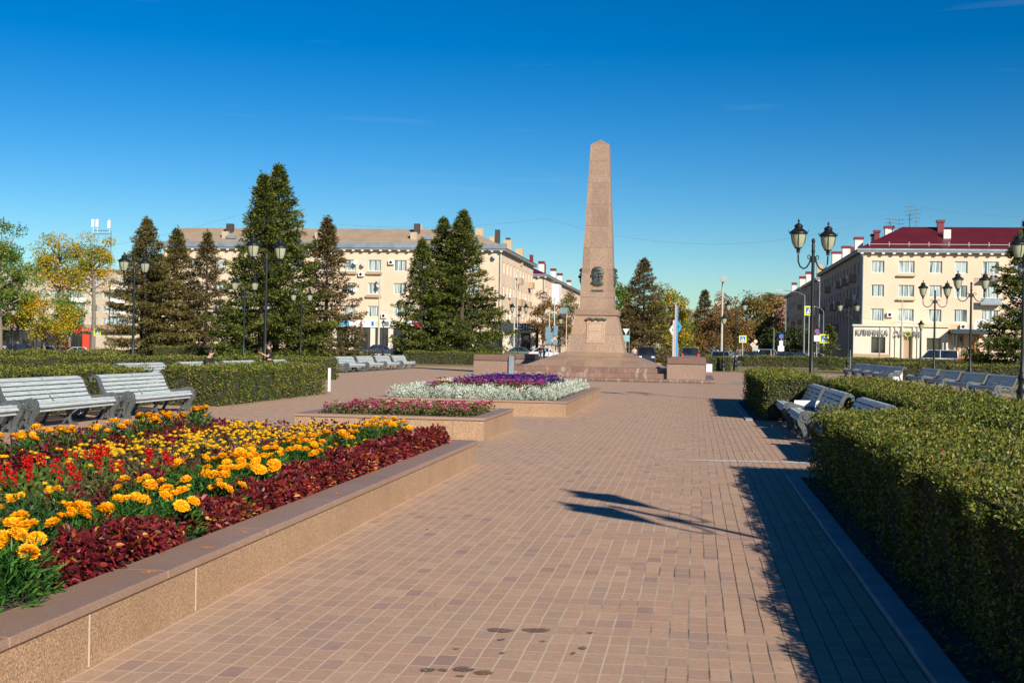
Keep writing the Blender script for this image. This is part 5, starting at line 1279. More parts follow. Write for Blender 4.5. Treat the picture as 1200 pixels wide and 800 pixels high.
# ------------------------------------------------------------------ trees
def spruce_mesh(H, R, mat, dens=1.0, seed=0, low=.05, gap=.0, droop=.25, leafL=.27, leafW=.10, top_thin=1.0, twin=None):
    rg = np.random.default_rng(seed); P = []; D = []; N = []; rd = []; br = MB()
    def one(cx, cy, H, R):
        br.tube([(cx, cy, 0), (cx+.04, cy, H*.5), (cx, cy, H*.98)], [H*.018, H*.011, .015], 7)
        z = H*low
        while z < H*.985:
            t = z/H; rad = 1.20*R*(1-t)**.93*(.80+.20*min(1, (t+.05)/.15))+.10
            nb = int(rg.integers(5, 8))+(1 if t < .5 else 0)
            for k in range(nb):
                if rg.random() < gap: continue
                a = rg.uniform(0, 2*PI); Lb = rad*rg.uniform(.68, 1.16)*(1.25 if rg.random() < .08 else 1)
                ca, sa = math.cos(a), math.sin(a); n = int(6+dens*(5*Lb+5.0*Lb*Lb)); 
                s = rg.random(n)**.48; rise = .30*t+.02
                zz = z+Lb*(rise*s-droop*(1-t)*s*(1.35-s)*1.1)+.03
                bx_ = cx+ca*s*Lb; by_ = cy+sa*s*Lb
                spread = .24*Lb*s*(1-.6*s)+.05
                off = rg.normal(0, 1, n)*spread
                p = np.stack([bx_-sa*off, by_+ca*off, zz+rg.normal(0, .05, n)-np.abs(off)*.25], 1)
                d = np.stack([np.full(n, ca), np.full(n, sa), np.full(n, -.05+.5*t)], 1)+np.stack([-sa*np.sign(off)*.7, ca*np.sign(off)*.7, np.zeros(n)], 1)+rg.normal(0, .28, (n, 3))
                hang = rg.random(n) < .35; d[hang, 2] -= .9*(1-t)
                P.append(p); D.append(d); N.append(np.tile([0, 0, 1.], (n, 1))+rg.normal(0, .55, (n, 3)))
                rd.append(np.clip(rg.normal(.30, .16, n)+.42*s*rg.random()**.5, 0, 1))  # branch tips tinted lighter: sunlight put into the needle colour
                if rg.random() < .5: br.tube([(cx, cy, z), (cx+ca*Lb*.5, cy+sa*Lb*.5, z+Lb*(rise*.5-droop*(1-t)*.45)), (cx+ca*Lb*.85, cy+sa*Lb*.85, z+Lb*(rise*.85-droop*(1-t)*.45))], [.035, .02, .006], 4)
            z += max(.13, .42*(1-t)+.08)*rg.uniform(.75, 1.2)
        n = 14; z = rg.uniform(H*.93, H*1.01, n); P.append(np.stack([cx+rg.normal(0, .04, n), cy+rg.normal(0, .04, n), z], 1)); D.append(np.stack([rg.normal(0, .5, n), rg.normal(0, .5, n), np.full(n, .9)], 1)); N.append(rg.normal(0, 1, (n, 3))); rd.append(rg.random(n)*.6)
    one(0, 0, H, R)
    if twin:
        for tx, ty, th, tr in twin: one(tx, ty, th, tr)
    P = np.concatenate(P); D = np.concatenate(D); N = np.concatenate(N); rd = np.concatenate(rd)
    k = 3; n = len(P)
    P2 = np.repeat(P, k, axis=0)+rg.normal(0, .07, (n*k, 3)); D2 = np.repeat(D, k, axis=0)+rg.normal(0, .45, (n*k, 3)); N2 = np.repeat(N, k, axis=0)+rg.normal(0, .4, (n*k, 3))
    P2[:, 2] = np.maximum(P2[:, 2], .08)
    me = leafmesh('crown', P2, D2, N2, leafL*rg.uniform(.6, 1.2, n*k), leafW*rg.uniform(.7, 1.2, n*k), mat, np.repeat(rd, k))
    return me, br
def spruce(px, ytop, Y, halfpx, mat, lab, cat='spruce tree', twin=None, base=True, grp=None, **kw):
    X, zt = at(px, ytop, Y); zg = gz(X, Y); H = zt-zg; R = halfpx*Y/F
    tw = None
    if twin: tw = [(at(q[0], 300, Y)[0]-X, q[3] if len(q) > 3 else .4, at(q[0], q[1], Y)[1]-zg, q[2]*Y/F) for q in twin]
    me, br = spruce_mesh(H, R, mat, twin=tw, **kw)
    t = thing('spruce_tree', lab, cat, (X, Y, zg), 0, grp)
    br.build('trunk', BARK, t); link('crown', me, t)
    return t
spruce(172, 256, 121, 60, SPRB, 'brownish spruce nearest the double lamp at the far left', seed=1, dens=1.1)
spruce(208, 267, 126, 46, SPRB, 'slim brownish spruce, second of the left spruces', seed=2, gap=.1)
spruce(243, 272, 124, 44, SPRR, 'rusty spruce with a bare thin top and visible trunk', seed=3, gap=.22, low=.10)
spruce(327, 193, 96, 68, SPRG, 'tallest dark green spruce behind the large double lamp', seed=4, dens=1.25, droop=.3, gap=.05)
spruce(309, 204, 94, 50, SPRG, 'dark green spruce leaning against the tallest one on its left', seed=14, dens=1.1, droop=.3, gap=.05)
spruce(384, 256, 99, 50, SPRR, 'rusty brown spruce right of the tallest one', seed=5, gap=.15, dens=1.05)
spruce(543, 247, 112, 56, SPRG, 'tall green spruce left of the monument', seed=6, dens=1.2, droop=.28)
spruce(520, 256, 114, 48, SPRG, 'green spruce left beside the tall one near the monument', seed=7, dens=1.1, gap=.08)
spruce(495, 281, 110, 36, SPRG, 'shorter green spruce at the left of the group near the monument', seed=8, dens=1.1, gap=.08)
spruce(755, 303, 140, 38, SPRR, 'thin-topped rusty spruce right of the monument', seed=9, gap=.18)
spruce(826, 340, 175, 22, SPRR, 'slender spruce rising above the rusty trees', seed=10, gap=.15)
spruce(1213, 248, 88, 64, SPRG, 'dark spruce cut by the right edge of the picture', seed=11, dens=1.25)
spruce(973, 383, 112, 13, SPRG, 'small young spruce before the shaded building side', seed=12, leafL=.22, leafW=.08)
def decid(px, ytop, ybot, Y, halfpx, mat, lab, seed, n=2600, leaf=.3, bark=BARKG, grp=None, gaps=.0, clus=34, name='deciduous_tree', round_=1.0, lean=0):
    rg = np.random.default_rng(seed); X, zt = at(px, ytop, Y); zg = gz(X, Y); H = zt-zg; zb = max(.8, at(px, ybot, Y)[1]-zg); R = halfpx*Y/F
    tr = MB(); hc = (zb+H)/2; hh = (H-zb)/2
    tr.tube([(0, 0, 0), (.1, .05, zb*.6), (0, 0, zb+hh*.5), (lean*.5, 0, zb+hh*1.4)], [H*.022, H*.017, H*.012, .04], 8)
    n = int(n*1.9); leaf *= .85; P = []; D = []; rd = []
    for i in range(clus):
        a = rg.uniform(0, 2*PI); ph = math.acos(rg.uniform(-.85, 1)); r = rg.uniform(.45, 1.0)
        c = np.array([R*r*math.sin(ph)*math.cos(a), R*r*math.sin(ph)*math.sin(a), hc+hh*r*math.cos(ph)])
        zs = max(zb*.7, min(c[2]-abs(c[0])*.8, zb+hh*1.2)); m_ = (c+np.array([0, 0, zs]))/2+rg.normal(0, .15, 3)
        tr.tube([(0, 0, zs), tuple(m_), tuple(c)], [H*.008, H*.005, .02], 5)
        rc_ = R*rg.uniform(.22, .42); k = int(n/clus*rg.uniform(.5, 1.5))
        q = rg.normal(0, 1, (k, 3)); q /= np.linalg.norm(q, axis=1)[:, None]; q *= (rg.random(k)**.5)[:, None]*rc_*1.1
        q[:, 2] *= .75
        P.append(c+q); D.append(q+rg.normal(0, rc_*.5, (k, 3))-np.array([0, 0, rc_*.2])); rd.append(np.clip(rg.normal(rg.uniform(.2, .8), .2, k), 0, 1))
        for w in range(3):
            e = c+rg.normal(0, rc_*.7, 3); tr.tube([tuple(c), tuple(e)], [.02, .008], 4)
    P = np.concatenate(P); D = np.concatenate(D); rd = np.concatenate(rd); k = len(P)
    P[:, 2] = np.maximum(P[:, 2], .3)
    me = leafmesh('crown', P, D, rg.normal(0, 1, (k, 3)), leaf*rg.uniform(.6, 1.2, k), leaf*.6*rg.uniform(.7, 1.2, k), mat, rd)
    t = thing(name, lab, 'tree', (X, Y, zg), 0, grp); tr.build('trunk', bark, t, smooth=True); link('crown', me, t)
    return t
decid(2, 250, 395, 135, 36, TGRN, 'light green tree at the left edge of the picture', 21, 4200, .34)
decid(22, 300, 400, 142, 26, TGRN, 'green tree inside the left edge, above the parked cars', 25, 2800, .34)
decid(70, 274, 350, 165, 34, TYEL, 'tall yellowing tree with thin twigs below the rooftop antennas', 22, 3400, .36, clus=44)
decid(111, 268, 345, 168, 30, TYEL, 'yellow tree right of the tallest yellow one', 27, 2600, .36, clus=34)
decid(52, 338, 405, 140, 38, TYEL, 'low yellow-green tree above the dark parked car', 23, 3600, .32)
decid(82, 335, 400, 158, 22, TGRN, 'green tree between the yellow ones at the far left', 24, 1800, .32)
decid(728, 326, 400, 190, 17, TGRN, 'bright green tree peeking out right of the obelisk', 31, 1800, .4)
decid(788, 336, 412, 180, 22, TYEL, 'yellow-green tree right of the rusty spruce', 32, 2400, .38)
decid(770, 330, 415, 200, 20, TOCH, 'olive tree behind the blue and white stele', 33, 2000, .4)
decid(806, 350, 415, 200, 20, TOCH, 'pale olive tree behind the blue and white stele', 34, 2000, .4)
decid(738, 345, 412, 150, 20, TORG, 'brown tree close to the right side of the obelisk', 35, 2000, .34)
decid(836, 362, 416, 150, 24, TORG, 'rust-brown tree behind the single lamp', 36, 3200, .3)
decid(851, 338, 405, 185, 17, TORG, 'tall rusty tree behind the double lamp', 37, 1700, .36)
decid(880, 343, 405, 195, 26, TOCH, 'large ochre tree over the right street', 38, 3000, .4)
decid(905, 338, 400, 215, 22, TOCH, 'ochre tree near the shaded building end', 39, 2200, .42)
decid(866, 372, 414, 160, 18, TORG, 'low rusty tree behind the crossing sign', 40, 1600, .34)
decid(800, 372, 416, 165, 22, TYEL, 'low yellowish tree behind the stele', 45, 1800, .34)
decid(918, 376, 418, 170, 20, TDRK, 'dark shaded tree over the parked cars on the right', 41, 2400, .34)
decid(942, 384, 418, 165, 17, TDRK, 'dark bushy tree before the shaded building', 42, 2200, .32)
decid(896, 380, 418, 190, 15, TDRK, 'dark tree behind the crossing sign', 43, 1500, .36)
decid(637, 342, 412, 172, 15, TORG, 'autumn tree before the gap in the left street front', 44, 1700, .32)
decid(655, 352, 414, 190, 15, TORG, 'brown street tree by the white poles', 46, 1500, .34)
decid(670, 340, 412, 215, 13, TOCH, 'thin street tree just left of the obelisk', 47, 1200, .36)
decid(1215, 350, 420, 150, 20, TDRK, 'dark tree behind the spruce at the right edge', 48, 1200, .34)
# far belt of trees closing the street
def belt():
    n = 9000; P = []; rd = []
    for i in range(60):
        x = RNG.uniform(-70, 75); y = RNG.uniform(420, 560); h = RNG.uniform(9, 17); r = RNG.uniform(4, 7); k = 260
        q = RNG.normal(0, 1, (k, 3)); q /= np.linalg.norm(q, axis=1)[:, None]; P.append(np.array([x, y, h*.55])+q*np.array([r, r, h*.5])*(RNG.random(k)**.3)[:, None]); rd.append(np.clip(RNG.normal(RNG.uniform(.2, .8), .2, k), 0, 1))
    for (xa_, xb_, ya_, yb_, nn_) in ((-330, -155, 230, 330, 34), (70, 240, 200, 300, 30)):
        for i in range(nn_):
            x = RNG.uniform(xa_, xb_); y = RNG.uniform(ya_, yb_); h = RNG.uniform(8, 15); r = RNG.uniform(4, 8); k = 260
            q = RNG.normal(0, 1, (k, 3)); q /= np.linalg.norm(q, axis=1)[:, None]; P.append(np.array([x, y, h*.5])+q*np.array([r, r, h*.5])*(RNG.random(k)**.3)[:, None]); rd.append(np.clip(RNG.normal(RNG.uniform(.2, .8), .2, k), 0, 1))
    P = np.concatenate(P); me = leafmesh('far_wood', P, rdir(len(P)), rdir(len(P)), 1.3, .9, TOCH, np.concatenate(rd))
    stuff(link('far_wood', me), 'distant autumn wood closing the street', 'wood')
belt()

# ------------------------------------------------------------------ vehicles
def car(px, Y, rz, c, lab, kind='sedan', z=None, X=None):
    if X is None: X = at(px, 405, Y)[0]
    t = thing('parked_car', lab, 'car', (X, Y, gz(X, Y) if z is None else z), rz, 'cars parked along the streets')
    body = simple('car_paint', c, .25, .02); body.node_tree.nodes['Principled BSDF'].inputs['Coat Weight'].default_value = .8
    if kind == 'sedan': low = [(-2.2, .35), (-2.22, .62), (-2.1, .88), (-1.4, .95), (1.0, .92), (1.9, .80), (2.18, .62), (2.2, .35)]; top = [(-1.75, .93), (-1.05, 1.40), (.15, 1.43), (.95, .92)]
    elif kind == 'suv': low = [(-2.2, .42), (-2.25, .7), (-2.2, 1.02), (-1.9, 1.08), (.95, 1.05), (1.95, .95), (2.2, .7), (2.2, .42)]; top = [(-2.12, 1.05), (-1.85, 1.66), (-1.5, 1.72), (.1, 1.70), (.98, 1.04)]
    else: low = [(-2.4, .4), (-2.45, .8), (-2.4, 1.1), (1.5, 1.1), (2.2, .9), (2.4, .65), (2.4, .4)]; top = [(-2.38, 1.08), (-2.3, 1.90), (-2.0, 1.98), (.8, 1.95), (1.6, 1.08)]
    W = .88
    m = MB().prism(low, -W, W); b = m.build('body', body, t, bevel=.07)
    n = len(top); vs = [(x, -(W-.06-.16*(z_-top[0][1])/.8), z_) for x, z_ in top]+[(x, (W-.06-.16*(z_-top[0][1])/.8), z_) for x, z_ in top]
    MB().add(vs, [tuple(range(n)), tuple(range(2*n-1, n-1, -1))]+[(k, k+n, (k+1) % n+n, (k+1) % n) for k in range(n)]).build('window', CARG, t, bevel=.04)
    zt = max(q[1] for q in top); mid = [q for q in top if q[1] > zt-.12]; xs = [q[0] for q in mid]
    MB().box(min(xs)-.02, max(xs)+.05, -.66, .66, zt-.03, zt+.025).build('roof', body, t, bevel=.02)
    pl = MB()
    for s in (-1, 1):
        for q in (0, n-1): pass
        w1 = W-.05; w2 = W-.05-.16*(zt-top[0][1])/.8
        pl.tube([(top[0][0], s*w1, top[0][1]), (top[1][0], s*(W-.05-.16*(top[1][1]-top[0][1])/.8), top[1][1])], .035, 5)
        pl.tube([(top[-1][0], s*w1, top[-1][1]), (top[-2][0], s*w2, top[-2][1])], .035, 5)
        pl.tube([(-.5, s*w1, top[0][1]), (-.5, s*w2, zt)], .035, 5)
    pl.build('pillar', body, t)
    for x in (-1.35, 1.35):
        for s in (-1, 1):
            wv = MB().lathe([(.20, -.1), (.31, -.09), (.33, 0), (.31, .09), (.20, .1)], n=16); Mw = Matrix.Translation((x, s*(W-.08), .33)) @ Matrix.Rotation(PI/2, 4, 'X'); wv.xf(Mw); w = wv.build('wheel', TYRE, t)
            MB().lathe([(.05, -.112), (.2, -.108), (.2, .108), (.05, .112)], n=12).xf(Mw).build('rim', ALU, w)
    for s in (-1, 1):
        MB().box(low[-2][0]-.1, low[-2][0]+.02, s*.62-.15, s*.62+.15, low[-2][1]-.02, low[-2][1]+.13).build('headlight', WHITE, t, bevel=.02)
        MB().box(low[1][0]-.015, low[1][0]+.1, s*.70-.1, s*.70+.1, low[1][1], low[1][1]+(.5 if kind != 'sedan' else .22)).build('tail_light', RED, t, bevel=.02)
    MB().box(low[0][0]-.04, low[0][0]+.02, -.26, .26, .52, .64).build('number_plate', WHITE, t)
    return t
car(2, 140, .3, (.6, .62, .62), 'white car at the left edge of the picture')
car(32, 132, .25, (.02, .012, .03), 'dark suv with rear lights, tallest of the cars parked at the left', 'suv')
car(60, 142, .35, (.62, .62, .6), 'white sedan right of the dark suv at the left')
car(70, 150, .3, (.45, .5, .5), 'silver sedan behind the white one at the left')
car(84, 142, .3, (.35, .03, .03), 'red sedan parked at the left between pale cars')
car(97, 140, .35, (.6, .62, .63), 'white sedan nearest the shop with the red door')
car(448, 150, .2, (.03, .05, .09), 'dark blue car behind the benches left of the monument')
car(612, 165, .1, (.10, .16, .14), 'dark green car in front of the corner shop')
car(640, 160, .1, (.6, .62, .63), 'white car left of the monument by the poles')
car(757.5, 128, -PI/2+.05, (.03, .035, .045), 'dark car with windscreen facing, right of the monument', 'suv')
car(808.5, 118, PI/2+.02, (.10, .10, .11), 'dark grey hatchback seen from behind with red lights, beside the stele', 'suv')
car(844, 121, PI/2, (.02, .22, .48), 'blue car seen from behind, behind the small hedge')
car(872, 165, .1, (.35, .38, .42), 'silver car under the crossing sign')
car(887, 150, .0, (.012, .012, .015), 'black car under the dark trees on the right')
car(901, 155, PI/2-.3, (.42, .5, .55), 'pale blue car under the dark trees on the right', 'suv')
car(925, 146, .0, (.03, .07, .10), 'dark teal car before the shaded building')
car(938, 150, .0, (.015, .012, .02), 'dark car behind the tall lamp post')
car(958, 155, .1, (.35, .35, .36), 'grey car behind the no-parking sign')
car(1097, 150, 2.9, (.7, .7, .7), 'white van in front of the clinic window', 'van')

# ------------------------------------------------------------------ signs, poles, stele
def crossing(px, y0, y1, lab, ybase=None, Y=120):
    X, zt = at(px, y0, Y); _, zb = at(px, y1, Y); t = thing('crossing_sign', lab, 'road sign', (X, Y, gz(X, Y))); h = zt-zb; L = t.location
    MB().tube([(0, .05, 0), (0, .05, zt-L.z-.1)], .04, 6).build('pole', POLE, t)
    zc = (zt+zb)/2-L.z
    MB().box(-h/2, h/2, -.01, .02, zc-h/2, zc+h/2).build('backing', YEL, t)
    s = h*.36; MB().box(-s, s, -.02, -.011, zc-s, zc+s).build('blue_panel', BLUE, t)
    MB().add([(-s*.8, -.024, zc-s*.75), (s*.8, -.024, zc-s*.75), (0, -.024, zc+s*.85)], [(0, 1, 2)]).build('white_triangle', WHITE, t)
    p = MB(); y = -.028
    q = lambda pts: p.add([(x*s, y, zc+z*s) for x, z in pts], [tuple(range(len(pts)))])
    q([(-.07, .30), (.07, .30), (.07, .42), (-.07, .42)]); q([(-.1, -.2), (.1, -.2), (.08, .28), (-.08, .28)]); q([(-.1, -.2), (0, -.2), (-.2, -.65), (-.33, -.65)]); q([(0, -.2), (.1, -.2), (.33, -.65), (.2, -.65)]); q([(-.1, .2), (-.08, .1), (-.28, -.08), (-.32, 0)]); q([(.08, .2), (.1, .08), (.3, -.02), (.26, .08)])
    p.build('walking_figure', BLACK, t)
    return t
crossing(948.5, 358.5, 369.5, 'yellow-bordered pedestrian crossing sign high on the street pole', Y=135)
crossing(966, 391.5, 402, 'yellow-bordered pedestrian crossing sign by the young spruce', Y=140)
crossing(870.5, 393, 401.5, 'yellow-bordered pedestrian crossing sign right of the double lamp', Y=130)
crossing(114, 385, 393.5, 'yellow-bordered pedestrian crossing sign by the left shop', Y=150)
def disc_sign(px, py, r, mats, lab, Y, plates=()):
    X, z = at(px, py, Y); t = thing('round_sign', lab, 'road sign', (X, Y, 0)); n = 20
    MB().tube([(0, .05, 0), (0, .05, z+r)], .04, 6).build('pole', POLE, t)
    for i, (mt, k) in enumerate(mats): MB().add([(r*k*math.cos(2*PI*q/n), -.005*i, z+r*k*math.sin(2*PI*q/n)) for q in range(n)], [tuple(range(n))]).build('disc', mt, t)
    for dz, w, h, mt in plates: MB().box(-w, w, -.02, .0, z+dz-h, z+dz+h).build('plate', mt, t)
    return t
disc_sign(957.5, 388, .25, [(RED, 1), (BLUE, .75)], 'no-parking disc with white plate beside the crossing sign', 138, [(-.75, .30, .32, WHITE)])
disc_sign(915.5, 394, .27, [(BLUE, 1), (RED, .4)], 'round blue sign with white plates under the dark trees', 150, [(-.8, .2, .3, WHITE), (-1.4, .35, .3, WHITE)])
disc_sign(885.5, 400, .27, [(RED, 1), (WHITE, .7)], 'round red-rimmed sign under the ochre trees', 160, [(-.8, .3, .3, POLE)])
X, z = at(882, 403.7, 150); t = thing('priority_sign', 'yellow diamond priority road sign under the ochre trees', 'road sign', (X, 150, 0))
MB().tube([(0, .05, 0), (0, .05, z)], .04, 6).build('pole', POLE, t)
MB().add([(-.3, 0, z), (0, 0, z-.3), (.3, 0, z), (0, 0, z+.3)], [(0, 1, 2, 3)]).build('white_diamond', WHITE, t); MB().add([(-.2, -.01, z), (0, -.01, z-.2), (.2, -.01, z), (0, -.01, z+.2)], [(0, 1, 2, 3)]).build('yellow_diamond', simple('sign_amber', (.8, .4, .02)), t)
# yield sign
X, z = at(733.5, 388, 105); t = thing('give_way_sign', 'white triangle give-way sign seen from behind over a blue plate, right of the obelisk', 'road sign', (X, 105, 0))
MB().tube([(0, .04, 0), (0, .04, z+.2)], .035, 6).build('pole', POLE, t)
MB().prism([(-.26, z+.2), (.26, z+.2), (0, z-.25)], -.01, .01).build('triangle', WHITE, t); MB().box(-.24, .30, -.01, .01, z-.85, z-.32).build('plate', simple('teal_plate', (.25, .45, .5)), t)
X2 = at(737.5, 388, 107)[0]; tag(MB().tube([(X2, 107, 0), (X2, 107, z+.3)], .04, 6).build('sign_pole', POLED), 'thin dark pole right beside the give-way sign', 'pole')
def pole(px, y0, Y, mat, lab, r=.09, arm=0, name='street_pole', y_base=0, extra=None):
    X, z = at(px, y0, Y); t = thing(name, lab, 'pole', (X, Y, gz(X, Y)))
    MB().tube([(0, 0, 0), (0, 0, z)], [r, r*.6], 8).build('shaft', mat, t)
    if arm:
        a = MB().tube([(0, 0, z-.02), (arm*.3, 0, z+.35), (arm, 0, z+.55)], .04, 6); a.build('arm', mat, t)
        MB().box(min(arm, arm*1.35), max(arm, arm*1.35), -.12, .12, z+.48, z+.6).build('luminaire', POLE, t)
    return t
pole(445, 328, 170, CPOLE, 'pale concrete pole before the shop on the left', .16)
pole(603.7, 322, 172, POLE, 'pale street pole with arm before the corner building', .12, 1.8)
pole(606.8, 318, 178, CPOLE, 'tall concrete pole beside the corner shop', .14)
pole(644, 366, 150, POLE, 'white pole with blue plates, left one of two', .09)
pole(650, 352, 150, POLE, 'white pole with blue plates, right one of two', .10, -1.2)
pole(664, 368, 160, CPOLE, 'thin beige pole holding the light blue panel', .08)
pole(943, 346, 150, POLED, 'grey street pole with lamp arm before the right buildings', .12, -2.4)
pole(965.2, 365, 150, POLED, 'slim grey pole behind the lower crossing sign', .08, -1.0)
pole(907, 385, 160, POLED, 'dark pole under the ochre trees', .1)
pole(921, 350, 170, POLED, 'tall dark pole at the corner of the far right building', .12)
pole(1057.5, 352, 158, CPOLE, 'thin concrete pole before the clinic doorway', .1)
pole(1031, 382, 150, POLED, 'short dark pole before the clinic window', .08)
pole(847, 326, 140, CPOLE, 'tall concrete pole carrying a floodlight above the trees', .14)
pole(794, 402, 125, POLED, 'low dark pole behind the stele', .15)
pole(996.5, 410, 95, POLED, 'short post by the far right benches', .06)
X, z = at(852, 327, 140); t = thing('floodlight', 'small floodlight on top of the tall concrete pole', 'floodlight', (X-.4, 139.9, z-.3)); MB().frustum(0, 0, 0, .5, .25, .38).build('housing', POLE, t); MB().tube([(0, 0, 0), (-.15, .05, -1.0)], .06, 6).build('bracket', POLED, t)
for px, py, w, h, Y in ((661, 364, .45, .38, 160), (642.5, 386, .3, .3, 150), (643.5, 393, .45, .4, 150), (651.5, 385, .25, .35, 150), (650.5, 401, .22, .3, 150), (643, 400, .3, .3, 150), (651, 391, .25, .25, 150)):
    X, z = at(px, py, Y-.2); s = MB().box(X-w, X+w, Y-.25, Y-.2, z-h, z+h).build('blue_plate', simple('plate_blue', (.16, .28, .36), .5, .1), None)
    tag(s, 'large light blue panel on the beige pole left of the obelisk' if px == 661 else 'small light blue sign plate on the white poles left of the obelisk', 'sign', None if px == 661 else 'small blue plates on the white poles')
# stele: white-pink bar, blue bar, zigzag brackets
YS = 112; X, zt = at(792.5, 357, YS); t = thing('coloured_stele', 'tall white, pink and blue stele with angular brackets beside the monument', 'stele', (X, YS, 0))
u = lambda px: at(px, 400, YS)[0]-X
v = lambda y: at(792, y, YS)[1]
MB().box(u(788.2), u(790.4), -.2, .2, 0, v(375)).build('grey_bar', POLE, t)
MB().box(u(790.4)+.003, u(792.2), -.22, .22, 0, v(357)).build('pink_bar', PINK, t)
MB().box(u(792.2)+.003, u(794.2), -.2, .2, 0, v(358.5)).build('blue_bar', LBLUE, t)
MB().stroke([(u(793.3), v(377)), (u(797.6), v(382.5)), (u(793.3), v(389))], .22, -.18, .18).build('blue_bracket', LBLUE, t)
MB().stroke([(u(789.2), v(381)), (u(785.5), v(386.5)), (u(789.2), v(392.5))], .2, -.18, .18).build('white_bracket', WHITE, t)
# overhead wires
def wire(a, b_, sag, lab):
    n = 14; pts = []
    for i in range(n+1):
        s = i/n; p = Vector(a).lerp(Vector(b_), s); p.z -= sag*4*s*(1-s); pts.append(p)
    o = MB().tube(pts, .013, 4).build('overhead_wire', POLED); tag(o, lab, 'wire')
def W3(px, py, Y): X, z = at(px, py, Y); return (X, Y, z)
wire(W3(0, 305, 150), W3(280, 252, 160), .8, 'thin wire rising towards the tallest spruce at the left')
wire(W3(385, 262, 160), W3(640, 256, 165), .8, 'thin wire above the tan roof')
wire(W3(640, 256, 165), W3(1010, 262, 172), 3.0, 'thin wire crossing the sky behind the obelisk')
wire(W3(1080, 243, 178), W3(1240, 252, 180), .6, 'thin wire above the maroon roof at the right')
wire(W3(960, 255, 150), W3(1080, 243, 178), .6, 'thin wire leading to the rooftop antennas')
wire(W3(606, 375, 172), W3(445, 362, 170), .6, 'thin wire along the left shop fronts')
wire(W3(1010, 372, 158), W3(1200, 382, 160), .5, 'thin wire across the clinic facade')

